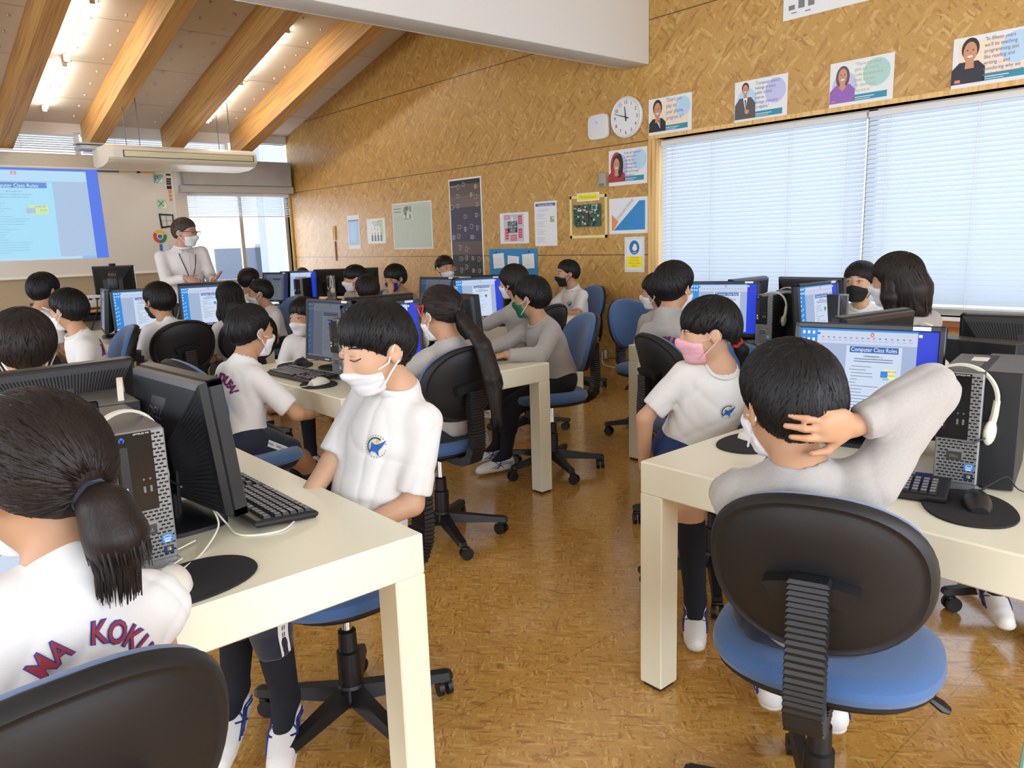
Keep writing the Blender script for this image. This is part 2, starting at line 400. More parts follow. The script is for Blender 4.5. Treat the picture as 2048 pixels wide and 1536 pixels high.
blind('short white slatted blind of the high strip window left of the air conditioner', 'x', .68, 2.43, YF + .0, 2.515, 2.77, .75, .026, .03, cords=(-.5, .3))
blind('short white slatted blind of the high strip window behind the air conditioner', 'x', 2.50, 4.26, YF + .0, 2.515, 2.77, .75, .026, .03, cords=(-.5, .3))

# outdoors --------------------------------------------------------------
m_ext = M('outside_white', '#f4f6f8', .8); m_extb = M('outside_concrete', '#b9c6d6', .8, var=.04, vscale=2); m_extd = M('outside_panel', '#6d7c92', .5)
struct(MB().box((-14, YF + .3, -.3), (16, 22, -.1)).build('outdoor_ground', M('outside_ground', '#c4c4c0', .9)))
hb = empty('neighbour_building', (6, 15, -.1), 0, 'white building with grey-blue panels seen through the front window', 'building')
MB().box((-7, 0, 0), (3, .4, 3.4)).build('wall', m_ext, hb)
for a, b2 in ((-.47, .03), (.15, .56), (.70, 1.0)): MB().box((a, -.06, 0), (b2, .0, 1.43)).build('dark_panel', m_extd, hb)
hb2 = MB().box((5.72, 13.0, -.1), (9, 13.3, 4)).build('concrete_wall', m_extb); tag(hb2, 'pale bluish concrete wall outside the right half of the front window', 'wall', kind='structure')
# ------------------------------------------------------------------ desks
def desk_proto():
    r = empty('computer_desk'); W = .605; H = .70
    MB().box((-W, -W, H - .095), (W, W, H), bev=.004, seg=1).build('tabletop', DESK, r)
    for sx in (-1, 1):
        for sy in (-1, 1):
            x0, x1 = sorted((sx * W, sx * (W - .078))); y0, y1 = sorted((sy * W, sy * (W - .078)))
            l = MB().box((x0, y0, .012), (x1, y1, H - .095), bev=.003, seg=1).build('leg', DESK, r)
            MB().box((x0 + .008, y0 + .008, 0), (x1 - .008, y1 - .008, .012)).build('foot_pad', m_foot, l)
    return r
DESKS = [((.295, 1.965), 'nearest cream desk on the left, girl with short ponytail at its edge'),
         ((2.262, .765), 'nearest cream desk on the right, before the boy scratching his head'),
         ((2.123, 3.46), 'cream square desk in the middle of the room behind the boy with a white mask'),
         ((4.075, 2.352), 'cream square desk beside the window with slatted blinds'),
         ((3.945, 4.965), 'cream square desk by the flake-board wall under the blue pocket chart'),
         ((1.955, 6.465), 'cream square desk just in front of the standing teacher'),
         ((3.985, 7.72), 'farthest cream square desk, near the front window'),
         ((.255, 5.15), 'cream square desk at the far left, hidden behind the children')]
_d = desk_proto()
for i, ((x, y), lab) in enumerate(DESKS):
    o = _d if i == 0 else copy_tree(_d)
    o.location = (x, y, 0); tag(o, lab, 'desk', 'square computer desks')

# ------------------------------------------------------------------ chairs (local +x is forward, origin on the floor under the column)
def superell(a, b, n, N=40, e=2.6):
    return [(math.copysign(abs(math.cos(t)) ** (2 / e), math.cos(t)) * a, math.copysign(abs(math.sin(t)) ** (2 / e), math.sin(t)) * b) for t in [2 * PI * i / N for i in range(N)]]
def chair_proto():
    r = empty('swivel_chair')
    # seat cushion
    rings = []
    for (k, z) in ((.86, .432), (.97, .440), (1., .455), (.985, .470), (.93, .480), (.8, .485), (.4, .482), (.05, .480)):
        rings.append([(x * k + .02 - .02 * 0, y * k, z + .018 * max(0, -x / .21) ** 2 * 0 - .014 * max(0, (x) / .21) ** 3) for x, y in superell(.212, .228, 0, 44, 2.5)])
    MB().loft(rings).build('seat', m_fabric, r)
    rings = [[(x * k + .02, y * k, z) for x, y in superell(.212, .228, 0, 44, 2.5)] for k, z in ((.7, .412), (.9, .418), (.955, .430), (.955, .438))]
    MB().loft(rings).build('seat_pan', m_shell, r)
    # oval backrest: fabric in front, black shell behind; curved about the sitter
    def back(u, v, d): # u across, v up, d forward
        cx = -.222 + .055 * (u / .2) ** 2; tilt = .27
        return (cx + d - v * tilt, u, .742 + v)
    def oval(k, d, e=2.25): return [back(x * k, y * k, d) for x, y in superell(.198, .166, 0, 48, e)]
    MB().loft([oval(.94, .004), oval(1, .012), oval(1.0, .024), oval(.95, .038), oval(.8, .046), oval(.45, .050), oval(.05, .051)]).build('back_cushion', m_fabric, r)
    sh = MB().loft([oval(.05, -.024), oval(.5, -.0235), oval(.84, -.021), oval(.875, -.0165), oval(.91, -.0165), oval(.945, -.021), oval(.985, -.014), oval(1.015, .004), oval(1.0, .012), oval(.9, .014)]).build('back_shell', m_shell, r, sharp=.9)
    # bracket and ribbed bar
    def arc(z, w): return [back(-w + 2 * w * i / 12, z + .018 * (1 - ((i - 6) / 6) ** 2), -.032) for i in range(13)]
    mb = MB(); A, B2 = arc(.0, .082), arc(-.045, .066)
    rings = []
    for i in range(13):
        a, b = Vector(A[i]), Vector(B2[i]); rings.append([(a.x + .012, a.y, a.z), (a.x - .022, a.y, a.z - .004), (b.x - .022, b.y, b.z + .003), (b.x + .012, b.y, b.z)])
    mb.loft(rings, smooth=False)
    mb.build('back_bracket', m_shell, r)
    path = [(-.06, .408), (-.14, .402), (-.205, .405), (-.25, .425), (-.272, .47), (-.278, .53), (-.276, .60), (-.272, .66), (-.272, .715)]
    P = []
    for i in range(len(path) - 1):
        for k in range(5): t = k / 5; P.append((path[i][0] * (1 - t) + path[i + 1][0] * t, path[i][1] * (1 - t) + path[i + 1][1] * t))
    P.append(path[-1]); rings = []
    for i, (x, z) in enumerate(P):
        x0, z0 = P[max(0, i - 1)]; x1, z1 = P[min(len(P) - 1, i + 1)]; dx, dz = x1 - x0, z1 - z0; L = math.hypot(dx, dz); nx, nz = -dz / L, dx / L
        for q in range(2):
            g = 1. if q == 0 else .86
            xx, zz = (x + dx / L * .007 * q, z + dz / L * .007 * q)
            w, th = .036 * g, .019 * g
            rings.append([(xx + nx * th, -w, zz + nz * th), (xx + nx * th, w, zz + nz * th), (xx - nx * th, w, zz - nz * th), (xx - nx * th, -w, zz - nz * th)])
    MB().loft(rings, smooth=False).build('ribbed_bar', m_black, r)
    MB().box((-.09, -.06, .385), (.08, .06, .415), bev=.008).build('seat_mechanism', m_shell, r)
    MB().cyl((0, 0, .27), (0, 0, .40), .0145, n=16).build('gas_piston', m_chrome, r)
    MB().lathe([(.0, .10), (.031, .10), (.033, .16), (.033, .225), (.026, .23), (.025, .285), (.017, .29)], 20).build('piston_sleeve', m_black, r)
    lv = MB().tube([(.03, -.06, .40), (.04, -.15, .393), (.04, -.19, .375), (.045, -.225, .352), (.045, -.24, .345)], [.006, .006, .012, .02, .012], 8, flat=.5).build('height_lever', m_black, r)
    hub = MB().lathe([(.0, .072), (.042, .072), (.046, .095), (.036, .125), (.034, .13)], 20).build('star_base_hub', m_black, r)
    for k in range(5):
        a = 2 * PI * k / 5 + .3; T = Matrix.Rotation(a, 4, 'Z')
        mb = MB(); rings = []
        for x, w, h0, h1 in ((.025, .026, .078, .122), (.12, .023, .072, .108), (.22, .020, .066, .092), (.285, .020, .062, .084), (.297, .014, .064, .080)):
            rings.append([(x, -w, h0), (x, w, h0), (x, w * .75, h1), (x, -w * .75, h1)])
        mb.loft(rings, T=T, smooth=False); lg = mb.build('base_leg', m_black, r)
        mb = MB(); c = .278; th = a + .8 * k
        T2 = Matrix.Translation(T @ Vector((c, 0, 0))) @ Matrix.Rotation(th, 4, 'Z')
        for s in (-1, 1): mb.cyl((.016, s * .006, .0265), (.016, s * .021, .0265), .0265, n=16, T=T2)
        mb.box((-.006, -.02, .045), (.02, .02, .06), T=T2, bev=.006); mb.cyl((0, 0, .05), (0, 0, .07), .008, n=8, T=T2)
        mb.build('caster', m_black, lg)
    return r
CHAIR = chair_proto(); _first = [True]
def chair(x, y, yaw, label, dz=0, bdz=0):
    o = CHAIR if _first[0] else copy_tree(CHAIR); _first[0] = False
    o.location = (x, y, 0); o.rotation_euler.z = yaw * D2R
    for c in kids(o):
            if c.name.split('.')[0] in ('seat', 'seat_pan', 'back_cushion', 'back_shell', 'back_bracket', 'ribbed_bar', 'seat_mechanism', 'gas_piston', 'height_lever'): c.location.z = dz + (bdz if c.name.startswith('back_') else 0)
    return tag(o, label, 'chair', 'blue swivel chairs with black backs')

# ------------------------------------------------------------------ screens
def screen_mats(tag_, k):
    return [EM('scr_desktop' + tag_, '#1a86d8', k), EM('scr_blue' + tag_, '#0a35d0', k), EM('scr_ribbon' + tag_, '#c3cfe6', k), EM('scr_grey' + tag_, '#9fb0d0', k),
            EM('scr_page' + tag_, '#c9d8ee', k), EM('scr_title' + tag_, '#1b5aa8', k), EM('scr_text' + tag_, '#5c6a86', k), EM('scr_white' + tag_, '#eef4ff', k), EM('scr_yellow' + tag_, '#f2f08a', k), EM('scr_red' + tag_, '#d8405a', k)]
def screen_picture(mb, w, h, T, detail=True, small=False):
    """computer desktop with a word-processor page; drawn as flat layered shapes in the plane x (right), z (up)"""
    def R(u0, v0, u1, v1, m, d): mb.quad(((u0 - .5) * w, -d, (.5 - v1) * h), ((u1 - .5) * w, -d, (.5 - v1) * h), ((u1 - .5) * w, -d, (.5 - v0) * h), ((u0 - .5) * w, -d, (.5 - v0) * h), m, T)
    e = .00025
    R(0, 0, 1, 1, 0, 0); R(.5, 0, 1, 1, 1, e); R(.135, .0, .86, .02, 0, e * 2)
    R(.135, .02, .86, .155, 2, e * 2); R(.135, .155, .86, .965, 3, e * 2); R(0, .965, .8, 1, 2, e * 3)
    R(.36, .17, .76, .965, 4, e * 3); R(.385, .175, .735, .24, 5, e * 4)
    R(.135, .045, .155, .065, 1, e * 3); R(.53, .03, .555, .075, 9, e * 4); R(.865, .03, .89, .06, 8, e * 4)
    rnd = random.Random(3)
    for j in range(2 if not detail else 5):
        for i in range(3 if j < 2 else 1): R(.02 + i * .038, .03 + j * .075, .038 + i * .038, .062 + j * .075, 7, e * 4)
    for i in range(5): R(.02, .42 + i * .1, .035, .45 + i * .1, 7, e * 4); R(.06, .40 + i * .1, .075, .43 + i * .1, 7, e * 4)
    for i in range(16): u = .17 + i * .042; R(u, .085, u + .016, .095, 6 if i % 3 else 9, e * 3); R(u, .115, u + .026, .122, 3, e * 3)
    for i, v in enumerate([.27, .30, .325] + [.38 + .034 * k for k in range(15)]):
        u1 = .70 if i in (1, 2) else .44 + rnd.random() * .2
        u0 = .42 if i in (1, 2) else (.5 if i == 0 else .39 + (.015 if i % 4 else 0)); 
        if i == 0: u1 = .6
        R(u0, v, u1, v + (.008 if i < 3 else .006), 6, e * 4)
    R(.64, .40, .725, .50, 8, e * 4); R(.62, .42, .67, .485, 0, e * 5); R(.635, .49, .68, .51, 3, e * 5)
    def X(txt, u, v, s, m, sx=1., al='CENTER'):
        T2 = T @ Matrix.Translation(((u - .5) * w, -e * 6, (.5 - v) * h)) @ Matrix.Rotation(PI / 2, 4, 'X'); mb.text(txt, s * h, m, T2, al, sx=sx)
    if not small:
        X('Computer Class Rules', .56, .226, .062, 7, .78)
        X('COMPUTER', .685, .432, .028, 1, .8); X('ROOM', .695, .470, .028, 1, .85)
        X('X', .5425, .07, .045, 7)
    if detail:
        X('EEF Computer Room', .56, .283, .022, 6); X('The computer room is an English zone. You may only', .56, .308, .02, 6, .72); X('speak Japanese if your teacher asks you to do so.', .56, .335, .02, 6, .72)
M_BRIGHT, M_DIM = screen_mats('', 1.0), screen_mats('_dim', .17)
M_MID = screen_mats('_side', .42)
m_logo = M('silver_logo', '#b9bcc0', .25, metal=.9)
def monitor_proto(kind):
    """square-ish 19 inch monitor; local -y is the viewing side, origin on the desk under the stand"""
    r = empty('computer_monitor'); W, B0, B1 = .2025, .045, .362; tl = -.10
    T = Matrix.Translation((0, -.02, .20)) @ Matrix.Rotation(tl, 4, 'X') @ Matrix.Translation((0, 0, -.20))
    mb = MB()
    bz = .017
    mb.box((-W, -.012, B0), (-W + bz, .02, B1), T=T, bev=.003, seg=1).box((W - bz, -.012, B0), (W, .02, B1), T=T, bev=.003, seg=1).box((-W, -.012, B1 - bz), (W, .02, B1), T=T, bev=.003, seg=1).box((-W, -.012, B0), (W, .02, B0 + bz + .004), T=T, bev=.003, seg=1)
    cs = mb.build('casing', m_dark, r)
    MB().quad((-.02, -.0125, B0 + .008), (.02, -.0125, B0 + .008), (.02, -.0125, B0 + .015), (-.02, -.0125, B0 + .015), T=T).build('maker_badge', m_logo, cs)
    MB().box((.12, -.0135, B1 - .014), (.165, -.012, B1 - .003), T=T).build('sticker', m_label, cs)
    w, h = 2 * (W - bz), B1 - B0 - 2 * bz - .004
    mb = MB(); mb.box((-w / 2, -.0065, B0 + bz + .004), (w / 2, .0, B1 - bz), 10, T)
    screen_picture(mb, w, h, T @ Matrix.Translation((0, -.0068, (B0 + B1) / 2 + .002)), kind == 'bright', kind == 'dim')
    mb.build('screen', {'bright': M_BRIGHT, 'dim': M_DIM, 'side': M_MID}[kind] + [m_black], r)
    # rear housing: bevelled pyramid with grille slots
    F = [(-W + .006, .02, B0 + .006), (W - .006, .02, B0 + .006), (W - .006, .02, B1 - .004), (-W + .006, .02, B1 - .004)]
    Rr = [(-.095, .092, B0 + .055), (.095, .092, B0 + .055), (.095, .092, B1 - .135), (-.095, .092, B1 - .135)]
    Mi = [(-W + .012, .036, B0 + .01), (W - .012, .036, B0 + .01), (W - .012, .036, B1 - .006), (-W + .012, .036, B1 - .006)]
    mb = MB().add(F + Mi + Rr, [(0, 4, 5, 1), (1, 5, 6, 2), (2, 6, 7, 3), (3, 7, 4, 0), (4, 8, 9, 5), (5, 9, 10, 6), (6, 10, 11, 7), (7, 11, 8, 4), (8, 11, 10, 9)], 0, T)
    hs = mb.build('rear_housing', m_dark, r)
    mb = MB()
    def onface(q, u, v):  # bilinear point on a quad
        a, b, c, d = [Vector(p) for p in q]; return (a * (1 - u) + b * u) * (1 - v) + (d * (1 - u) + c * u) * v
    top = [Mi[3], Mi[2], Rr[2], Rr[3]]
    rt, lf = [Mi[2], Mi[1], Rr[1], Rr[2]], [Mi[0], Mi[3], Rr[3], Rr[0]]
    for q, n, v0, v1 in ((top, 46, .10, .86), (rt, 24, .08, .94), (lf, 24, .08, .94)):
        a, b, c, d = [Vector(p) for p in q]; nr = (b - a).cross(d - a).normalized()
        if nr.y < 0: nr = -nr
        for i in range(n):
            u = (i + .5) / n; du = (.24 if q is top else .3) / n
            if q is top and .36 < u < .64 and True: va, vb = v0, .34
            else: va, vb = v0, v1
            mb.add([onface(q, u - du, va) + nr * .0006, onface(q, u + du, va) + nr * .0006, onface(q, u + du, vb) + nr * .0006, onface(q, u - du, vb) + nr * .0006], [(0, 1, 2, 3)], 0, T)
    mb.build('vent_slots', M('slot_shadow', '#050506', .9), hs)
    a, b, c, d = [Vector(p) for p in top]; ex = (a - b).normalized(); nr = (b - a).cross(d - a).normalized(); nr = nr if nr.y > 0 else -nr
    ez = nr.cross(ex); cpt = onface(top, .5, .60) + nr * .0012
    Tt = T @ Matrix(((ex.x, ez.x, nr.x, cpt.x), (ex.y, ez.y, nr.y, cpt.y), (ex.z, ez.z, nr.z, cpt.z), (0, 0, 0, 1)))
    mb = MB().text('DELL', .034, 0, Tt @ Matrix.Translation((0, -.012, 0)), 'CENTER', sx=1.15); mb.build('raised_logo', m_logo, hs)
    MB().box((-.042, .035, .012), (.042, .058, .26), bev=.008).box((-.05, .03, .12), (.05, .085, .24), bev=.008).build('stand_neck', m_black, r)
    mb = MB(); rings = [[(x * k, y * k + .03, z) for x, y in superell(.115, .085, 0, 28, 4)] for k, z in ((1, 0), (1, .010), (.9, .017), (.5, .024))]
    mb.loft(rings); mb.build('stand_foot', m_black, r)
    mb = MB(); mb.tube([(.02, .07, .18), (.03, .11, .12), (.02, .12, .04), (.06, .14, .004), (.12, .15, .004)], .0035, 6); mb.build('video_cable', m_black, r)
    return r
MON = {k: [monitor_proto(k), True] for k in ('bright', 'dim', 'side')}
def monitor(x, y, face, label, kind='bright', z=.70, s=1.):
    """face: direction (degrees) the screen looks"""
    p, first = MON[kind]; o = p if first else copy_tree(p); MON[kind][1] = False
    o.location = (x, y, z); o.rotation_euler.z = (face + 90) * D2R; o.scale = (s, s, s)
    return tag(o, label, 'monitor', 'desktop monitors')

# ------------------------------------------------------------------ computer towers (local -y is the front)
m_gloss = M('gloss_black', '#0e1012', .18); m_grille = M('grille_grey', '#8a8a88', .38, metal=.3); m_case = M('case_black', '#17191b', .5, bump=.1, bscale=1500)
m_hole = M('grille_hole', '#070708', .8); m_blueled = EM('power_light', '#2a62ff', 2.2); m_stkb = M('sticker_blue', '#2f7fc0', .4); m_stkd = M('sticker_dark', '#16324a', .4)
m_casetop = M('case_top', '#4b4a46', .45)
def tower_proto():
    r = empty('computer_tower'); w, h, d = .0465, .290, .312
    MB().box((-w, .012, .004), (w, d, h), bev=.002, seg=1).build('case', m_case, r)
    MB().box((-w + .001, .012, h - .0005), (w - .001, d - .002, h + .0012)).build('top_cover', m_casetop, r)
    fr = MB().box((-w, 0, .018), (w, .014, h), bev=.003, seg=1).box((-w + .003, .004, 0), (w - .003, .014, .02)).build('grille_front', m_grille, r)
    mb = MB()
    for j in range(33):
        for i in range(9):
            x = -w + .006 + i * .0102 + (.0051 if j % 2 else 0); z = .026 + j * .0079
            if x > w - .008: continue
            if z > .125 and x < .019: continue
            if .075 < z < .098 and -.02 < x < .012: continue
            mb.quad((x, -.0004, z), (x + .0072, -.0004, z), (x + .0072, -.0004, z + .0036), (x, -.0004, z + .0036))
    mb.build('grille_holes', m_hole, fr)
    pn = MB().box((-w + .001, -.0015, .128), (.0215, .002, h - .002), bev=.001, seg=1).build('front_panel', m_gloss, r)
    MB().box((-w + .006, -.0022, .15), (-w + .022, -.001, .262)).build('disc_drive', m_black, pn)
    mb = MB(); mb.tube([(-w + .013 + .0042 * math.cos(t), -.0026, .276 + .0042 * math.sin(t)) for t in np.arange(-1.1, 4.3, .4)], .0008, 5); mb.tube([(-w + .013, -.0026, .277), (-w + .013, -.0026, .282)], .0008, 5)
    mb.build('power_button', m_blueled, pn)
    mb = MB()
    for x in (-.002, .010): mb.box((x - .0022, -.003, .165), (x + .0022, -.001, .178)); mb.cyl((x, -.003, .192), (x, -.001, .192), .002, n=10)
    mb.build('front_ports', m_grey, pn)
    mb = MB(); mb.text('OPTIPLEX 990', .0048, 0, TM((-.012, -.0019, .283)) @ Matrix.Rotation(PI / 2, 4, 'X')); mb.box((-w + .007, -.0026, .172), (-w + .015, -.0022, .180)); mb.box((-w + .007, -.0026, .158), (-w + .015, -.0022, .166)); mb.build('panel_print', m_label, pn)
    bd = MB().box((-.02, -.0012, .076), (.012, .001, .097)).build('maker_badge', M('badge_grey', '#3b3a38', .4), r)
    MB().text('DELL', .009, 0, TM((-.004, -.0015, .083)) @ Matrix.Rotation(PI / 2, 4, 'X'), 'CENTER').build('badge_letters', m_logo, bd)
    st = MB().box((.018, -.0012, .052), (.040, .0, .070)).build('blue_sticker', m_stkb, r)
    MB().tube([(.029 + .007 * math.cos(t), -.0014, .0645 + .0028 * math.sin(t)) for t in np.arange(0, 6.3, .5)], .0006, 4).box((.021, -.0015, .059), (.037, -.0012, .0605)).box((.023, -.0015, .054), (.034, -.0012, .057)).build('sticker_print', m_label, st)
    st = MB().box((.020, -.0012, .030), (.039, .0, .045)).build('dark_sticker', m_stkd, r)
    mb = MB()
    for i, (a, b) in enumerate(((-1, 0), (0, 0), (-1, -1), (0, -1))): mb.box((.030 + a * .004, -.0016, .039 + b * .004), (.0336 + a * .004, -.0012, .0426 + b * .004), i)
    mb.build('window_emblem', [M('flag_red', '#d8552a', .5), M('flag_green', '#7cb342', .5), M('flag_blue', '#2f8ad0', .5), M('flag_yellow', '#f2c230', .5)], st)
    return r
TOW = [tower_proto(), True]
def tower(x, y, face, label, z=.70):
    o = TOW[0] if TOW[1] else copy_tree(TOW[0]); TOW[1] = False
    o.location = (x, y, z); o.rotation_euler.z = (face + 90) * D2R
    return tag(o, label, 'computer', 'small black desktop computers')

# ------------------------------------------------------------------ keyboards, mice, mats, headsets
m_key = M('key_cap', '#7d7d7a', .42); m_keyd = M('key_side', '#1a1b1c', .5)
def keyboard_proto():
    """local -y faces the typist; origin on the desk"""
    r = empty('keyboard'); hw, hd = .222, .077
    rings = [[(sx * (hw - i), sy * (hd - i), z + (.012 if sy > 0 else 0)) for sx, sy in ((-1, -1), (1, -1), (1, 1), (-1, 1))] for i, z in ((.006, 0), (0, .008), (0, .014), (.005, .018))]
    mb = MB().loft(rings, smooth=False); mb.build('keyboard_body', m_dark, r)
    mb = MB(); p = .0186
    def key(x, y, w=1):
        z = .0175 + (y + hd) * .078; a = .0082; x1 = x + (w - 1) * p
        b0 = [(x - a, y - a, z), (x1 + a, y - a, z), (x1 + a, y + a, z), (x - a, y + a, z)]
        t0 = [(x - a + .0022, y - a + .0025, z + .007), (x1 + a - .0022, y - a + .0025, z + .007), (x1 + a - .0022, y + a - .0012, z + .008), (x - a + .0022, y + a - .0012, z + .008)]
        mb.add(b0 + t0, [(0, 1, 5, 4), (1, 2, 6, 5), (2, 3, 7, 6), (3, 0, 4, 7)], 1); mb.add(t0, [(0, 1, 2, 3)], 0)
    x0 = -hw + .017
    for row in range(5):
        y = -hd + .020 + row * p; x = x0
        if row == 0:
            for w in (1.3, 1.2, 1.2, 6, 1.2, 1.2, 1.2): key(x, y, w); x += w * p
        else:
            off = {1: 2.2, 2: 1.8, 3: 1.5, 4: 1}[row]; key(x, y, off); x += off * p
            while x < x0 + 13.0 * p: key(x, y); x += p
            key(x, y, max(1, (x0 + 14.6 * p - x) / p))
        for c in range(3):
            if row in (0, 3, 4) or (row == 1 and c == 1): key(x0 + (15.1 + c) * p, y)
        for c in range(4): key(x0 + (18.3 + c) * p, y)
    y = -hd + .022 + 5.35 * p
    for i in range(17): key(x0 + (i * 1.08 + (i // 4) * .3) * p, y, 1)
    mb.build('keys', [m_key, m_keyd], r)
    MB().tube([(0, hd, .02), (.01, hd + .03, .005), (.05, hd + .07, .004), (.11, hd + .08, .004)], .0025, 6).build('cable', m_black, r)
    return r
KB = [keyboard_proto(), True]
def keyboard(x, y, face, label):
    o = KB[0] if KB[1] else copy_tree(KB[0]); KB[1] = False
    o.location = (x, y, .70); o.rotation_euler.z = (face + 90) * D2R; return tag(o, label, 'keyboard', 'black keyboards')
def mouse_proto(mat, cablem):
    r = empty('computer_mouse'); rings = []
    for i in range(11):
        t = i / 10; y = -.055 + .11 * t; w = .031 * math.sin(PI * (.12 + .76 * t)) ** .6; hgt = .034 * math.sin(PI * (.1 + .72 * t)) ** .8
        rings.append([(w * math.cos(a), y, max(0, hgt * math.sin(a)) if 0 <= a <= PI else 0) for a in [PI * k / 10 for k in range(11)]])
    mb = MB().loft(rings); mb.build('shell', mat, r)
    MB().cyl((-.004, .028, .0305), (.004, .028, .0305), .007, n=12).box((-.0006, .01, .0318), (.0006, .05, .0322)).build('scroll_wheel', m_grey, r)
    MB().tube([(0, .055, .012), (.0, .085, .004), (.03, .12, .003), (.02, .17, .003), (.07, .21, .003)], .0018, 6).build('cable', cablem, r)
    return r
m_pad = M('pad_black', '#17181a', .85); m_padb = M('pad_blue', '#27477c', .85)
MOUSE = {'white': [mouse_proto(m_cream, m_cream), True], 'black': [mouse_proto(m_dark, m_black), True]}
def mouse(x, y, face, colr, label, z=.705):
    p = MOUSE[colr]; o = p[0] if p[1] else copy_tree(p[0]); p[1] = False
    o.location = (x, y, z); o.rotation_euler.z = (face - 90) * D2R; return tag(o, label, 'mouse', 'wired computer mice')
def pad(x, y, face, label, mat=None, sx=.13, sy=.095):
    mb = MB().loft([[(a * k, b * k, z) for a, b in superell(sx, sy, 0, 40, 2.2)] for k, z in ((.99, 0), (1, .002), (.99, .0045))]); o = mb.build('mouse_pad', mat or m_pad)
    o.location = (x, y, .70); o.rotation_euler.z = face * D2R; return tag(o, label, 'mouse pad', 'oval mouse pads')
m_hs = M('headset_white', '#d9d4c2', .4); m_foam = M('ear_foam', '#3a3630', .9)
def headset_proto():
    """white headset; arch in the local xz plane, origin at the top of the arch"""
    r = empty('headset'); R_ = .078
    arch = [(R_ * 1.02 * math.cos(t), 0, R_ * math.sin(t) - R_) for t in np.linspace(-.12, PI + .12, 23)]
    mb = MB(); rings = []
    for i, p in enumerate(arch):
        p = Vector(p); d = Vector((p.x, 0, p.z + R_)).normalized(); th = .003; w = .0065
        rings.append([p + Vector((0, -w, 0)) - d * th, p + Vector((0, w, 0)) - d * th, p + Vector((0, w, 0)) + d * th, p + Vector((0, -w, 0)) + d * th])
    mb.loft([[v[:] for v in q] for q in rings]); mb.build('headband', m_hs, r)
    for s in (-1, 1):
        mb = MB(); x = s * R_ * 1.0
        mb.tube([(x, 0, -R_ + .005), (x * .99, 0, -R_ - .03), (x * .95, 0, -R_ - .055)], [.0075, .0085, .009], 8)
        c = (x * .93, 0, -R_ - .075)
        ec = mb.ell(c, (.013, .026, .032), 18, 10).build('ear_cup', m_hs, r)
        MB().ell((c[0] - s * .013, c[1], c[2]), (.009, .022, .026), 14, 8).build('ear_cushion', m_foam, ec)
    MB().tube([(R_ * .93, -.02, -R_ - .085), (R_ * .8, -.07, -R_ - .09), (R_ * .6, -.10, -R_ - .085)], .0025, 6).build('microphone', m_black, r)
    return r
HS = [headset_proto(), True]
def headset(x, y, z, rz, label, ry=0, rx=0):
    o = HS[0] if HS[1] else copy_tree(HS[0]); HS[1] = False
    o.location = (x, y, z); o.rotation_mode = 'XYZ'; o.rotation_euler = (rx, ry, rz * D2R); return tag(o, label, 'headset', 'white headsets on the computers')
# ------------------------------------------------------------------ implicit surfaces -> continuous meshes
def nrm(v): v = np.asarray(v, float); return v / (np.linalg.norm(v) + 1e-12)
def rc(a, b, ra, rb):
    a, b = np.asarray(a, float), np.asarray(b, float); ba = b - a; L2 = ba @ ba + 1e-12
    def f(p):
        q = p - a; t = np.clip(q @ ba / L2, 0, 1); return np.sqrt(((q - t[:, None] * ba) ** 2).sum(1)) - (ra + (rb - ra) * t)
    f.box = (np.minimum(a - ra, b - rb), np.maximum(a + ra, b + rb)); return f
def el(c, r, A=None):
    """ellipsoid; A rows = local axes"""
    c = np.asarray(c, float); r = np.asarray(r, float); A = np.eye(3) if A is None else A; m = r.max()
    def f(p):
        q = (p - c) @ A.T; k0 = np.sqrt(((q / r) ** 2).sum(1)); k1 = np.sqrt(((q / r ** 2) ** 2).sum(1)) + 1e-9; return k0 * (k0 - 1) / k1
    f.box = (c - m, c + m); return f
def union(fs, k=.02, pad=.04):
    """smooth union; far primitives are skipped by their boxes"""
    def f(p):
        d = None
        for g in fs:
            v = g(p)
            if d is None: d = v
            else:
                kk = getattr(g, 'k', k); h = np.clip(.5 + .5 * (v - d) / kk, 0, 1); d = v + (d - v) * h - kk * h * (1 - h)
        return d
    f.box = (np.min([g.box[0] for g in fs], 0), np.max([g.box[1] for g in fs], 0)); return f
def K(g, k): g.k = k; return g
def smax(a, b, k):
    h = np.clip(.5 - .5 * (b - a) / k, 0, 1); return b + (a - b) * h + k * h * (1 - h)
def halfspace(pt, n):
    pt = np.asarray(pt, float); n = nrm(n); return lambda p: (p - pt) @ n

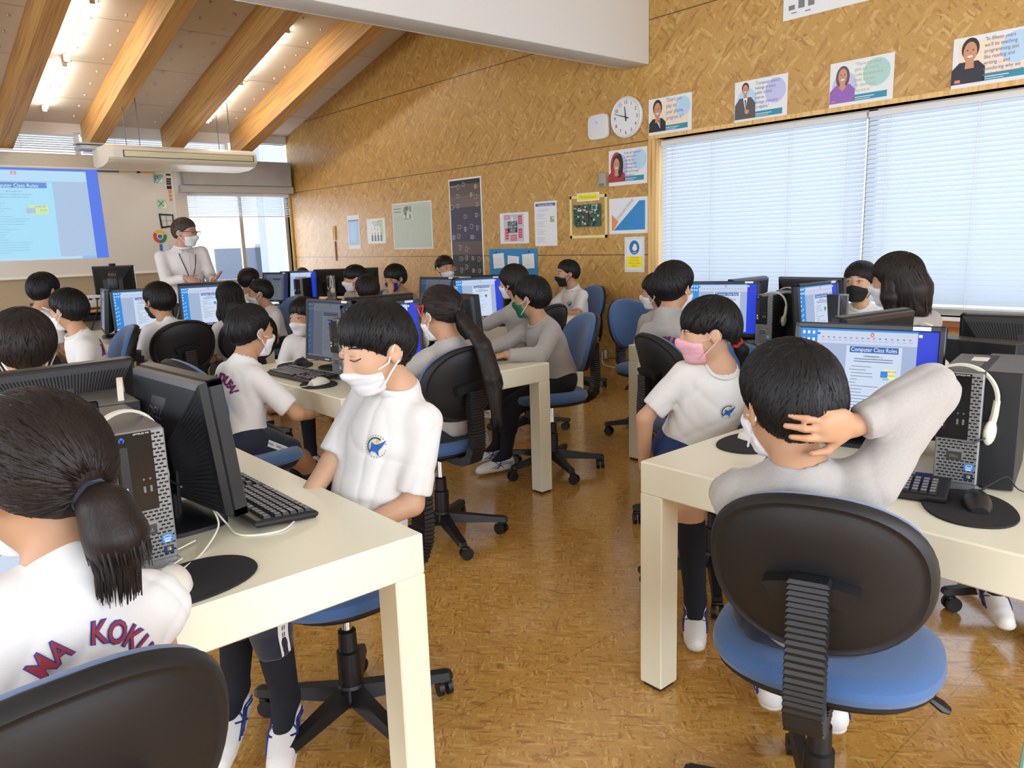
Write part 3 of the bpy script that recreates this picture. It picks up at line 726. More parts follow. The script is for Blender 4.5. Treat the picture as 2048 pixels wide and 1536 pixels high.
def mesh_sdf(f, res, box=None, pad=.02):
    lo, hi = box if box is not None else f.box; lo = np.asarray(lo) - pad; hi = np.asarray(hi) + pad
    B = 6; n = np.maximum(2, np.ceil((hi - lo) / res / B).astype(int)) * B + 1
    D = np.full(n, 9., np.float32)
    # coarse pass
    nb = (n - 1) // B
    I = np.stack(np.meshgrid(*[np.arange(k) for k in nb], indexing='ij'), -1).reshape(-1, 3)
    cc = lo + (I + .5) * B * res; d = f(cc); near = np.abs(d) < B * res * 1.15
    for i in I[(~near) & (d < 0)]: D[i[0] * B:i[0] * B + B + 1, i[1] * B:i[1] * B + B + 1, i[2] * B:i[2] * B + B + 1] = -9
    N = I[near]
    g = np.stack(np.meshgrid(*[np.arange(B + 1)] * 3, indexing='ij'), -1).reshape(-1, 3)
    for s in range(0, len(N), 1500):
        J = N[s:s + 1500]; G = (J[:, None] * B + g[None]).reshape(-1, 3)
        D[G[:, 0], G[:, 1], G[:, 2]] = f(lo + G * res)
    # surface nets
    S = D < 0; nx, ny, nz = n - 1
    cnt = sum(S[a:nx + a, b:ny + b, c:nz + c].astype(np.int8) for a in (0, 1) for b in (0, 1) for c in (0, 1))
    cells = np.argwhere((cnt > 0) & (cnt < 8))
    if len(cells) == 0: return np.zeros((0, 3)), []
    idx = np.full((nx, ny, nz), -1, np.int32); idx[cells[:, 0], cells[:, 1], cells[:, 2]] = np.arange(len(cells))
    acc = np.zeros((len(cells), 3)); w = np.zeros(len(cells))
    cor = [(a, b, c) for a in (0, 1) for b in (0, 1) for c in (0, 1)]
    for a in cor:
        for ax in range(3):
            if a[ax]: continue
            b = list(a); b[ax] = 1
            d0 = D[cells[:, 0] + a[0], cells[:, 1] + a[1], cells[:, 2] + a[2]]; d1 = D[cells[:, 0] + b[0], cells[:, 1] + b[1], cells[:, 2] + b[2]]
            m = (d0 < 0) != (d1 < 0); t = np.where(m, d0 / np.where(m, d0 - d1, 1), 0)
            pt = np.repeat(np.array(a, float)[None], len(cells), 0); pt[:, ax] += t
            acc[m] += pt[m]; w[m] += 1
    V = lo + (cells + acc / w[:, None]) * res; Q = []
    for ax in range(3):
        o1, o2 = [(1, 2), (2, 0), (0, 1)][ax]
        sl0 = [slice(None)] * 3; sl1 = [slice(None)] * 3; sl0[ax] = slice(0, -1); sl1[ax] = slice(1, None)
        E = np.argwhere(S[tuple(sl0)] != S[tuple(sl1)])
        E = E[(E[:, o1] > 0) & (E[:, o2] > 0) & (E[:, o1] < n[o1] - 1) & (E[:, o2] < n[o2] - 1)]
        if not len(E): continue
        def at(d1, d2): C = E.copy(); C[:, o1] -= d1; C[:, o2] -= d2; return idx[C[:, 0], C[:, 1], C[:, 2]]
        q = np.stack([at(1, 1), at(0, 1), at(0, 0), at(1, 0)], 1); s = S[E[:, 0], E[:, 1], E[:, 2]]
        q[~s] = q[~s][:, ::-1]; Q.append(q[(q >= 0).all(1)])
    return V, np.concatenate(Q)

def sdf_obj(name, f, res, mat, parent=None, org=(0, 0, 0), box=None, relax=1, loose=False):
    V, Q = mesh_sdf(f, res, box)
    if not len(V): V = np.zeros((3, 3)); Q = [(0, 1, 2)]
    elif relax:
        Q = np.asarray(Q)
        for _ in range(relax):
            a = np.zeros_like(V); c = np.zeros(len(V))
            for i in range(4):
                for j in (1, 3): np.add.at(a, Q[:, i], V[Q[:, (i + j) % 4]]); np.add.at(c, Q[:, i], 1)
            V = V * .5 + .5 * a / np.maximum(c, 1)[:, None]
    V = V - np.asarray(org)
    me = bpy.data.meshes.new(name); me.from_pydata(V.tolist(), [], np.asarray(Q).tolist()); me.materials.append(mat)
    me.polygons.foreach_set('use_smooth', [True] * len(me.polygons)); me.update()
    o = bpy.data.objects.new(name, me); COL.objects.link(o)
    if parent: o.parent = parent
    return o

# ------------------------------------------------------------------ people
m_skin = M('skin', '#b58a69', .5, spec=.3, var=.05, vscale=30, sss=.06); m_skin2 = M('skin_fair', '#c39a7b', .5, spec=.3, var=.05, vscale=30, sss=.06)
def hair_mat(name, c1, c2):
    t = NT(name); b = t.bsdf(Roughness=.5); b.inputs['Specular IOR Level'].default_value = .28
    tc = t.n('ShaderNodeTexCoord'); mp = t.n('ShaderNodeMapping'); t.l(tc.outputs['Object'], mp.inputs[0]); mp.inputs['Scale'].default_value = (260, 260, 22)
    nz = t.n('ShaderNodeTexNoise', Scale=1., Detail=3.); t.l(mp.outputs[0], nz.inputs['Vector'])
    t.l(t.mix(nz.outputs[0], lin(c1), lin(c2)), b.inputs['Base Color'])
    bp = t.n('ShaderNodeBump', Strength=.35, Distance=.003); t.l(nz.outputs[0], bp.inputs['Height']); t.l(bp.outputs[0], b.inputs['Normal'])
    return t.m
m_hair = hair_mat('hair_black', '#070707', '#161311'); m_hairb = hair_mat('hair_brown', '#0c0806', '#251a13'); m_hairg = hair_mat('hair_grey_brown', '#1f1813', '#5a4a3c')
m_tee = M('tee_white', '#d9d7d2', .85, var=.03, vscale=60, bump=.12, bscale=1200, sheen=.2); m_sweat = M('sweat_grey', '#a09b94', .9, var=.10, vscale=220, bump=.25, bscale=900, sheen=.3)
m_shirt = M('shirt_white', '#d9d2cc', .8, var=.03); m_navy = M('navy_shorts', '#10182c', .85, var=.2, vscale=200, sheen=.2); m_navy2 = M('navy_skirt', '#1c3260', .85, var=.1, vscale=200)
m_sock = M('sock_black', '#0d1018', .9, var=.2, vscale=300); m_shoe = M('shoe_white', '#dcdad6', .55, var=.03); m_sole = M('shoe_sole', '#cfcabb', .6); m_stripe = M('shoe_stripe', '#23306e', .5)
m_maskw = M('mask_white', '#dcdbdc', .85, var=.02); m_maskk = M('mask_black', '#0c0c10', .8); m_maskb = M('mask_blue', '#1a2c7e', .8); m_maskp = M('mask_pink', '#e0a9b2', .85, var=.12, vscale=120); m_maskg = M('mask_green', '#12724e', .8, var=.6, vscale=90)
m_print = M('print_purple', '#7a2f62', .7); m_printr = M('print_red', '#8e2434', .7); m_printb = M('print_blue', '#1f3f8e', .7)
m_lip = M('lash', '#16100e', .6); m_eyew = M('eye_white', '#d8d4d0', .3); m_brow = M('brow', '#1c1512', .8)
m_em_b, m_em_g, m_em_y = M('emblem_blue', '#1d5aa6', .7), M('emblem_green', '#26463f', .7), M('emblem_yellow', '#e0a93a', .7)
MASKS = {'white': m_maskw, 'black': m_maskk, 'blue': m_maskb, 'pink': m_maskp, 'green': m_maskg}

def dirv(az, up=0.): a = az * D2R; return np.array([math.cos(a), math.sin(a), up])
def ik(a, w, l1, l2, pole):
    d = w - a; L = np.linalg.norm(d); mx = (l1 + l2) * .995
    if L > mx: w = a + d / L * mx; d = w - a; L = mx
    if L < abs(l1 - l2) + .02: L = abs(l1 - l2) + .02
    x = (l1 * l1 - l2 * l2 + L * L) / (2 * L); hgt = math.sqrt(max(0, l1 * l1 - x * x)); u = d / (np.linalg.norm(d) + 1e-9)
    pv = pole - u * (pole @ u); return a + u * x + nrm(pv) * hgt, w

def shoe_protos():
    body = union([rc((-.05, 0, .035), (.10, 0, .022), .038, .030), rc((.02, 0, .03), (.135, .004, .018), .036, .028), K(rc((-.055, 0, .05), (-.03, 0, .075), .032, .030), .02)], .02)
    def up(p): return smax(smax(body(p), -p[:, 2] + .008, .004), -(np.sqrt(((p - np.array([-.035, 0, .125])) / np.array([1, .8, 1.3])) ** 2 @ np.ones(3)) - .038), .006)
    up.box = body.box
    def so(p): return smax(smax(body(p) - .004, p[:, 2] - .020, .003), -p[:, 2], .002)
    so.box = body.box
    U = sdf_obj('shoe', up, .005, m_shoe); S = sdf_obj('sole', so, .005, m_sole, U)
    bv = BVHTree.FromPolygons([v.co for v in U.data.vertices], [p.vertices for p in U.data.polygons])
    mb = MB()
    for s in (-1, 1):
        for pl in ([(-.06, .05), (-.02, .055), (.03, .045), (.075, .026)], [(-.055, .042), (-.02, .046), (.02, .038), (.055, .022)], [(.005, .07), (.02, .045), (.04, .022)], [(.045, .058), (.025, .045), (-.005, .022)]):
            pts = []
            for i in range(len(pl) - 1):
                for t in (0, .33, .66): pts.append((pl[i][0] * (1 - t) + pl[i + 1][0] * t, pl[i][1] * (1 - t) + pl[i + 1][1] * t))
            pts.append(pl[-1]); L = []
            for x, z in pts:
                h = bv.ray_cast(Vector((x, s * .2, z)), Vector((0, -s, 0)))
                if h[0] is not None: L.append(h[0] + Vector((0, s * .0005, 0)))
            if len(L) > 2: mb.tube(L, .0045, 6, flat=.35)
    mb.build('side_stripes', m_stripe, U); return U
SHOE = shoe_protos(); SHOE.name = 'shoe_master'; SHOE_KIDS = kids(SHOE)

class Head:
    """head in local axes: x right, y forward, z up; units metres at scale s"""
    def __init__(h, c, yaw, pitch=0, roll=0, s=1.):
        f = np.array([math.cos(yaw * D2R) * math.cos(pitch * D2R), math.sin(yaw * D2R) * math.cos(pitch * D2R), math.sin(pitch * D2R)])
        r = nrm(np.cross(f, (0, 0, 1.))); u = np.cross(r, f); ro = roll * D2R
        r, u = r * math.cos(ro) + u * math.sin(ro), u * math.cos(ro) - r * math.sin(ro)
        h.A = np.stack([r, f, u]); h.c = np.asarray(c, float); h.s = s
    def w(h, p): return h.c + (np.asarray(p, float) * h.s) @ h.A
    def l(h, p): return ((p - h.c) @ h.A.T) / h.s
    def local(h, g, lo, hi):
        def f(p): return g(h.l(p)) * h.s
        C = np.array([h.w((x, y, z)) for x in (lo[0], hi[0]) for y in (lo[1], hi[1]) for z in (lo[2], hi[2])]); f.box = (C.min(0), C.max(0)); return f

_cran = el((0, -.012, .028), (.072, .090, .078)); 
_skull = union([_cran, K(el((0, .020, -.028), (.059, .066, .076)), .03), K(el((0, .052, -.084), (.028, .026, .022)), .03), K(el((.030, .050, -.028), (.026, .026, .03)), .02), K(el((-.030, .050, -.028), (.026, .026, .03)), .02)], .03)
_face = union([_skull, K(rc((0, .080, .004), (0, .095, -.028), .007, .0095), .014), K(el((.0095, .086, -.032), (.008, .009, .007)), .008), K(el((-.0095, .086, -.032), (.008, .009, .007)), .008), K(el((0, .078, -.062), (.022, .010, .008)), .012)], .02)
_smoothface = union([_skull, K(rc((0, .080, .0), (0, .092, -.03), .012, .016), .03)], .03)
def face_sdf(q):
    d = _face(q)
    for s in (-1, 1):
        e = el((s * .030, .090, .010), (.019, .014, .010))(q); d = smax(d, -(e), .012)
        e = el((s * .030, .0735, .007), (.0145, .0125, .0105))(q); h = np.clip(.5 + .5 * (e - d) / .006, 0, 1); d = e + (d - e) * h - .006 * h * (1 - h)
        ear = el((s * .076, -.010, -.010), (.009, .018, .030), np.array([[.93, -s * .36 * -1, 0], [s * .36 * -1, .93, 0], [0, 0, 1.]]))(q)
        ear = smax(ear, -el((s * .086, -.004, -.006), (.007, .010, .017))(q), .004); h = np.clip(.5 + .5 * (ear - d) / .008, 0, 1); d = ear + (d - ear) * h - .008 * h * (1 - h)
    return d

def person(P):
    """build one figure: a single continuous body mesh with hair, clothing and mask as children"""
    res = P['res']; s = P.get('s', 1.); hd = Head(P['head'], P['hyaw'], P.get('pitch', -5), P.get('roll', 0), P.get('hs', 1.)); hs = hd.s
    byaw = P['byaw']; syaw = P.get('syaw', byaw); bf, br = dirv(byaw), dirv(byaw - 90); sf, sr = dirv(syaw), dirv(syaw - 90)
    hip = np.array([*P['hip'], 0.]); stand = P.get('stand', False); seat = P.get('seat', .48)
    pel = hip + np.array([0, 0, (.86 * s if stand else seat + .075 * s)])
    nb = hd.w((0, -.040, -.122)); nb = nb + np.array([0, 0, -.012]) - sf * .004
    tu = nrm(nb - pel); TL = np.linalg.norm(nb - pel)
    tf = nrm(sf - tu * (sf @ tu)); tr = np.cross(tf, tu); A = np.stack([tr, tf, tu]); pf = nrm(bf - tu * (bf @ tu)); pr = np.cross(pf, tu); Ap = np.stack([pr, pf, tu])
    g = P.get('girth', 1.) * s; shw = P.get('shw', .122) * s
    shL, shR = nb - tr * shw - tu * .056 * s, nb + tr * shw - tu * .056 * s
    sho = P.get('sho', (0, 0)); shL = shL + np.array([0, 0, sho[0]]); shR = shR + np.array([0, 0, sho[1]])
    # arms: (wrist target, pole, finger direction, palm normal, curl)
    l1, l2 = .225 * s, .195 * s; arms = []
    for side, S in (('L', shL), ('R', shR)):
        a = P.get('arm' + side) or {}
        sg = -1 if side == 'L' else 1
        W = a.get('w'); W = np.array(W, float) if W is not None else pel + pf * .24 * s + pr * sg * .10 * s + tu * .05
        pole = np.array(a.get('pole', tuple(pr * sg * .6 - pf * .5 + np.array([0, 0, -.7]))), float)
        E, W = ik(S, W, l1, l2, pole); fd = nrm(np.array(a.get('fd', tuple(W - E)), float)); pn = np.array(a.get('pn', (0, 0, -1)), float); pn = nrm(pn - fd * (pn @ fd))
        arms.append((S, E, W, fd, pn, a.get('curl', 25), sg))
    # legs
    legs = []
    for side, sg in (('L', -1), ('R', 1)):
        a = P.get('leg' + side) or {}; H = pel + pr * sg * .072 * s - np.array([0, 0, .015])
        tl, sl = (.40, .39) if stand else (.335, .335)
        if 'ankle' in a:
            Kn, An = ik(H, np.array(a['ankle'], float), tl * s, sl * s, np.array(a.get('pole', tuple(pf * 1. + np.array([0, 0, .9]))), float))
        elif stand: Kn = H + np.array([0, 0, -tl * s]) + pf * .01; An = np.array([Kn[0], Kn[1], .09]) - pf * .02
        else:
            Kn = H + nrm(pf * 1. + pr * sg * a.get('splay', .10) + np.array([0, 0, a.get('lift', -.06)])) * tl * s; An = Kn + nrm(np.array([0, 0, -1.]) + pf * a.get('tuck', .05)) * min(sl * s, Kn[2] - .085); 
        fo = nrm(dirv(a.get('toe', byaw + sg * -6), a.get('tip', 0))); legs.append((H, Kn, An, fo))
    # ---- body
    ch = lambda t: pel + (nb - pel) * t
    torso = [el(pel, (.128 * g, .098 * g, .10 * s), Ap), K(el(ch(.33), (.112 * g, .086 * g, .13 * s), Ap), .05), K(el(ch(.66), (.122 * g, .088 * g, .115 * s), A), .05), K(rc(shL + tr * .02, shR - tr * .02, .043 * s, .043 * s), .05), K(rc(ch(.85), nb, .07 * s, .055 * s), .04)]
    hb = hd.w((0, -.022, -.06)); fs = list(torso); fs.append(K(rc(nb - tu * .01, hb, .045 * s * P.get('neck', 1), .043 * hs), .022))
    for S, E, W, fd, pn, cu, sg in arms:
        fs += [K(rc(S, E, .037 * s, .031 * s), .03), K(rc(E, W, .032 * s, .0225 * s), .012)]
    for H, Kn, An, fo in legs: fs += [K(rc(H, Kn, .075 * s, .050 * s), .03), K(rc(Kn, An, .050 * s, .033 * s), .015), K(rc(An, An + fo * .07 - np.array([0, 0, .045]), .03 * s, .022 * s), .02)]
    base = union(fs, .03); headf = hd.local(face_sdf, (-.1, -.11, -.12), (.1, .12, .12)); headf.k = .022
    hands = []
    q = s * .98
    for S, E, W, fd, pn, cu, sg in arms:
        sd = np.cross(fd, pn) * sg   # towards the thumb
        Ah = np.stack([sd, fd, pn]); Pm = []
        Pm.append(K(el(W + fd * .042 * q, (.035 * q, .048 * q, .015 * q), Ah), .012))
        for i, ln in enumerate((.060, .068, .063, .050)):
            o = W + fd * (.080 - (.006 if i in (0,) else .012 if i == 3 else 0)) * q + sd * (.0255 - .0165 * i) * q; spread = fd + sd * (.10 - .07 * i)
            c1, c2 = cu * D2R * (.7 + .1 * i), cu * D2R * (1.7 + .1 * i)
            d1 = nrm(spread * math.cos(c1) + pn * math.sin(c1)); d2 = nrm(spread * math.cos(c2) + pn * math.sin(c2)); m = o + d1 * ln * .52 * q
            Pm += [K(rc(o - fd * .012, m, .0088 * q, .0076 * q), .004), K(rc(m, m + d2 * ln * .5 * q, .0076 * q, .0062 * q), .003)]
        o = W + fd * .022 * q + sd * .026 * q; d1 = nrm(fd * .62 + sd * .7 + pn * .25); d2 = nrm(fd * .9 + sd * .22 + pn * .3); m = o + d1 * .038 * q
        Pm += [K(rc(o - sd * .008, m, .0115 * q, .0092 * q), .008), K(rc(m, m + d2 * .030 * q, .0088 * q, .007 * q), .003)]
        hands.append(union(Pm, .01))
    prims = [base, headf] + [K(h, .008) for h in hands]
    def bodyf(p):
        d = base(p)
        for g2 in prims[1:]:
            lo, hi = g2.box; m = ((p > lo - .05) & (p < hi + .05)).all(1)
            if m.any():
                v = g2(p[m]); dd = d[m]; kk = g2.k; h = np.clip(.5 + .5 * (v - dd) / kk, 0, 1); d[m] = v + (dd - v) * h - kk * h * (1 - h)
        return d
    bodyf.box = (np.min([f.box[0] for f in prims], 0), np.max([f.box[1] for f in prims], 0))
    org = np.array([hip[0], hip[1], 0.])
    root = sdf_obj('person', bodyf, res, P.get('skin', m_skin), None, org, relax=1); root.location = org
    tag(root, P['label'], 'person', P.get('group', 'pupils in the computer class'))
    ph = random.Random(P['label']); wv = [(nrm(np.array([ph.uniform(-1, 1), ph.uniform(-1, 1), ph.uniform(-.6, .6)])) * ph.uniform(22, 48), ph.uniform(0, 6)) for _ in range(5)]
    rv = [(nrm(np.array([ph.uniform(-1, 1), ph.uniform(-1, 1), ph.uniform(-.9, .9)])) * ph.uniform(13, 24), ph.uniform(0, 6), nrm(np.array([ph.uniform(-1, 1), ph.uniform(-1, 1), ph.uniform(-1, 1)])) * ph.uniform(9, 16)) for _ in range(5)]
    fa = P.get('fold', 1.)
    def folds(p): return sum(np.sin(p @ k + o) for k, o in wv) * .0011 + fa * sum((1 - np.abs(np.sin(p @ k + o + 1.3 * np.sin(p @ k2)))) ** 5 for k, o, k2 in rv) * .0034 - .002 * fa
    sub = lambda nm, f, r, m, box=None, relax=1: sdf_obj(nm, f, r, m, root, org, box, relax)
    # ---- upper clothing
    top = P.get('top', 'tee'); mt = {'tee': m_tee, 'sweat': m_sweat, 'shirt': m_shirt}[top]; inf = {'tee': .014, 'sweat': .022, 'shirt': .02}[top] * s
    low = pel + np.array([0, 0, -.03 if not stand else -.04])
    cl = [el(pel + tu * .01, (.128 * g + inf, .100 * g + inf, .10 * s), Ap), K(el(ch(.33), (.118 * g + inf, .092 * g + inf, .14 * s), Ap), .05), K(el(ch(.66), (.124 * g + inf, .090 * g + inf, .12 * s), A), .05), K(rc(shL + tr * .02, shR - tr * .02, .043 * s + inf * .5, .043 * s + inf * .5), .05), K(rc(ch(.85), nb + tu * .006, .066 * s + inf, .050 * s + inf * .3), .04)]
    cuts = [(halfspace(low, -tu), None)]
    for S, E, W, fd, pn, cu, sg in arms:
        if top == 'tee':
            e = S + (E - S) * P.get('slv', .80); v = rc(S, S + (E - S) * 1.05, .040 * s + inf * .5, .0405 * s + inf * .75)
            def sl(p, v=v, e=e, ax=nrm(E - S)): return smax(v(p), (p - e) @ ax, .006)
            sl.box = v.box; cl.append(K(sl, .02))
        else:
            v1 = rc(S, E, .040 * s + inf * .55, .036 * s + inf * .6); v2 = rc(E, W, .036 * s + inf * .6, .025 * s + inf * .4); e = W - nrm(W - E) * .012
            def sl(p, v=v2, e=e, ax=nrm(W - E)): return smax(v(p), (p - e) @ ax, .005)
            sl.box = v2.box; cl += [K(v1, .025), K(sl, .014)]
    cf = union(cl, .03); nk = rc(nb - tu * .002 + tf * .012, nb + tu * .14 + tf * .03, .047 * s, .060 * s)
    def clothf(p): return smax(smax(cf(p) + folds(p), halfspace(low, -tu)(p), .006), -nk(p), .006)
    clothf.box = cf.box
    shirt = sub('sweatshirt' if top == 'sweat' else 'shirt', clothf, res * 1.1, mt)
    bvh = None
    def shirt_bvh():
        me = shirt.data; return BVHTree.FromPolygons([v.co + Vector(org) for v in me.vertices], [tuple(p.vertices) for p in me.polygons])
    if P.get('detail') or P.get('print') or P.get('emblem') or P.get('collar', True): bvh = shirt_bvh()
    if P.get('collar', True):
        ring = []
        for k in range(36):
            t = 2 * PI * k / 36; d = tr * math.cos(t) + tf * math.sin(t); o = nb + tf * (.012 * s) + tu * (.010 - .020 * math.sin(t)) * s
            ring.append(o + d * (.054 + .008 * math.sin(t)) * s)
        mb = MB().tube([tuple(r - org) for r in ring], .0075 * s, 8, closed=True, flat=1.5); mb.build('collar', mt, shirt)
    def project(pts2, ctr, dn, ex, ez, off):
        out = []
        for x, z in pts2:
            o = ctr + ex * x + ez * z + dn * .35; hh = bvh.ray_cast(Vector(o), Vector(-dn))
            out.append(None if hh[0] is None else np.array(hh[0]) + np.array(hh[1]) * 0 + dn * off)
        return out
    def put_text(txt, ctr, dn, ez, size, radius, ang0, step, mats, nm, out=0.):
        ex = np.cross(ez, dn); layers = ((size * 1.0, 0, .0022),)
        mb = MB()
        for i, c in enumerate(txt):
            if c == ' ': continue
            a = ang0 - step * i; ca, sa = math.cos(a), math.sin(a)
            for (bo, off, mi) in ((.012, .0040, 0), (.05, .0026, 1)):
                vs, fsx = text_geo(c, 'CENTER', bo); kx = 1.
                pts = []
                for x, y in vs:
                    x2, y2 = x * size * 1.25 * kx, (y - .35) * kx * size * 1.5 + .35 * size; X = radius * sa * -1 + (x2 * ca - y2 * -sa * -1); Z = radius * ca + (x2 * sa * -1 * -1 + y2 * ca)
                    # letter upright along the arc tangent
                    X = -sa * radius + x2 * ca - y2 * sa; Z = ca * radius + x2 * sa + y2 * ca
                    pts.append((X, Z))
                q = project(pts, ctr, dn, ex, ez, off)
                if any(v is None for v in q): continue
                mb.add([tuple(v - org) for v in q], fsx, mi)
        if mb.v: mb.build(nm, mats, shirt)
    if P.get('print'):
        dn = nrm(-tf + 0 * tu); dn = nrm(dn - tu * (dn @ tu)); cb = ch(P.get('pz', .50)) + P.get('px', 0) * tr
        near = P['print'] == 'near'
        put_text('MA KOKU' if near else 'TAMA KOKUSAI', cb, dn, tu, (.026 if near else .034) * s, (.068 if near else .085) * s, 62 * D2R if not near else 60 * D2R, 11.2 * D2R if not near else 18.5 * D2R, [m_printr, m_printb] if near else [m_print, m_print], 'back_lettering')
    if P.get('emblem'):
        dn = nrm(tf); cb = ch(.66) - tr * .055 * s; ex = np.cross(tu, dn); mb = MB()
        for pl, mi, off in ((([(.020 * math.cos(t), .022 * math.sin(t)) for t in np.linspace(.35 * PI, 1.3 * PI, 14)] + [(.0165 * math.cos(t), .0185 * math.sin(t)) for t in np.linspace(1.3 * PI, .35 * PI, 14)]), 1, .003),
                            ([(-.010, .008), (-.002, .004), (.006, .007), (.019, .021), (.016, .004), (.010, -.008), (.012, -.022), (.005, -.013), (-.005, -.013), (-.012, -.023), (-.009, -.008)], 0, .0034), ([(.003 + .0045 * math.cos(t), .013 + .0048 * math.sin(t)) for t in np.arange(0, 6.2, .6)], 2, .0034)):
            q = project([(x * s * 1.15, z * s * 1.15) for x, z in pl], cb, dn, ex, tu, off)
            if not any(v is None for v in q): mb.add([tuple(v - org) for v in q], [tuple(range(len(q)))], mi)
        for k in range(22):
            t = .5 + k * .27; q = project([((.027 * math.cos(t) + a) * s, (.030 * math.sin(t) + b) * s) for a, b in ((-.0012, -.0012), (.0012, -.0012), (.0012, .0012), (-.0012, .0012))], cb, dn, ex, tu, .003)
            if not any(v is None for v in q): mb.add([tuple(v - org) for v in q], [(0, 1, 2, 3)], 1)
        if mb.v: mb.build('school_emblem', [m_em_b, m_em_g, m_em_y], shirt)
    # ---- lower clothing
    bot = P.get('bottom', 'shorts')
    if bot:
        mm = P.get('bmat', m_navy); cl = [el(pel - tu * .005, (.138 * g, .112 * g, .10 * s), Ap)]; fr = {'shorts': .78, 'long': 1., 'capri': 1.}[bot]
        for H, Kn, An, fo in legs:
            e = H + (Kn - H) * fr; v = rc(H, H + (Kn - H) * min(1.02, fr + .1), .092 * s, .080 * s if bot == 'shorts' else .062 * s)
            def sl(p, v=v, e=e, ax=nrm(Kn - H)): return smax(v(p), (p - e) @ ax, .005)
            sl.box = v.box; cl.append(K(sl if bot == 'shorts' else v, .03))
            if bot != 'shorts':
                fr2 = P.get('cap', .55) if bot == 'capri' else .97; e2 = Kn + (An - Kn) * fr2; v2 = rc(Kn, Kn + (An - Kn) * (fr2 + .08), .062 * s, .052 * s)
                def s2(p, v=v2, e=e2, ax=nrm(An - Kn)): return smax(v(p), (p - e) @ ax, .005)
                s2.box = v2.box; cl.append(K(s2, .015))
        lf = union(cl, .02); topc = halfspace(pel + tu * .075 * s, tu)
        def lower(p): return smax(lf(p) + folds(p), topc(p), .006)
        lower.box = lf.box; sho_o = sub('trousers' if bot != 'shorts' else 'shorts', lower, res * 1.2, mm)
        if P.get('sidestripe'):
            bv2 = BVHTree.FromPolygons([v.co + Vector(org) for v in sho_o.data.vertices], [tuple(p.vertices) for p in sho_o.data.polygons]); mb = MB()
            for (H, Kn, An, fo), sg in zip(legs, (-1, 1)):
                mb = MB(); rows = []
                segs = [(H, Kn, .12, .77)] if bot == 'shorts' else [(H, Kn, .12, .96), (Kn, An, .06, P.get('cap', .55) - .02)]
                for (a0_, a1_, t0_, t1_) in segs:
                    ax = nrm(a1_ - a0_); out = nrm(pr * sg + np.array([0, 0, .25 if a0_ is H else 0])); out = nrm(out - ax * (out @ ax)); wd = np.cross(ax, out)
                    if rows and (rows[-1][1] - rows[-1][0]) @ wd < 0: wd = -wd
                    for t in np.linspace(t0_, t1_, 14):
                        o = a0_ + (a1_ - a0_) * t; row = []
                        for u in (-.014, .014):
                            hh = bv2.ray_cast(Vector(o + wd * u + out * .3), Vector(-out)); row.append(None if hh[0] is None else np.array(hh[0]) + out * .0018 - org)
                        if row[0] is None or row[1] is None: continue
                        rows.append(row)
                for i in range(len(rows) - 1):
                    if np.linalg.norm(rows[i][0] - rows[i + 1][0]) > .07: continue
                    mb.quad(tuple(rows[i][0]), tuple(rows[i][1]), tuple(rows[i + 1][1]), tuple(rows[i + 1][0]), 0)
                    if i % 3 != 2:
                        for u in (.38, .56):
                            a0, a1 = rows[i][0] * (1 - u) + rows[i][1] * u, rows[i][0] * (1 - u - .08) + rows[i][1] * (u + .08); b0, b1 = rows[i + 1][0] * (1 - u) + rows[i + 1][1] * u, rows[i + 1][0] * (1 - u - .08) + rows[i + 1][1] * (u + .08)
                            mb.quad(tuple(a0 + out * .001), tuple(a1 + out * .001), tuple(b1 + out * .001), tuple(b0 + out * .001), 1)
                if mb.v: mb.build('side_stripe', [m_paper, m_ink], sho_o)
    # ---- socks and shoes
    if not P.get('nofeet'):
        for H, Kn, An, fo in legs:
            a = Kn + (An - Kn) * P.get('sock', .22); v = union([rc(a, An, (.050 - .017 * P.get('sock', .22) + .005) * s, .0385 * s), rc(An, An + fo * .08 - np.array([0, 0, .045]), .036 * s, .026 * s)], .02)
            def sk(p, v=v, a=a, ax=nrm(Kn - An)): return smax(v(p), (p - a) @ ax, .004)
            sk.box = v.box; 
            if bot != 'long': sub('sock', sk, res * 1.1, P.get('sockm', m_sock))
            o = SHOE.copy(); COL.objects.link(o); o.parent = root; o.name = 'shoe'
            yaw = math.atan2(fo[1], fo[0]); base_p = An + np.array([0, 0, -.088]) + fo * .035
            o.matrix_local = Matrix.Translation(Vector(base_p - org)) @ Matrix.Rotation(yaw, 4, 'Z') @ Matrix.Rotation(-math.asin(max(-1, min(1, fo[2]))), 4, 'Y') @ Matrix.Scale(s * 1.02, 4)
            for kd in SHOE_KIDS: c = kd.copy(); COL.objects.link(c); c.parent = o
    # ---- hair
    hair(P, hd, root, org, res)
    # ---- face mask and eyes
    mk = P.get('mask')
    if mk:
        drop = P.get('maskdrop', 0.)
        def mf(q):
            d = _smoothface(q) - .0065; top = q[:, 2] - (-.012 - drop - .55 * np.abs(q[:, 0]) * .5 + np.clip(.085 - q[:, 1], 0, .1) * -.05); bt = -.108 - q[:, 2]; sx = np.abs(q[:, 0]) - .068; bk = .030 - q[:, 1] + np.clip(-.05 - q[:, 2], 0, .1) * -.3
            pl = np.sin(q[:, 2] * 330) * .0006
            return smax(smax(d + pl, top, .004), smax(smax(bt, sx, .004), bk, .004), .004)
        m = sub('face_mask', hd.local(mf, (-.08, .0, -.12), (.08, .13, .02)), min(res, .006), MASKS[mk])
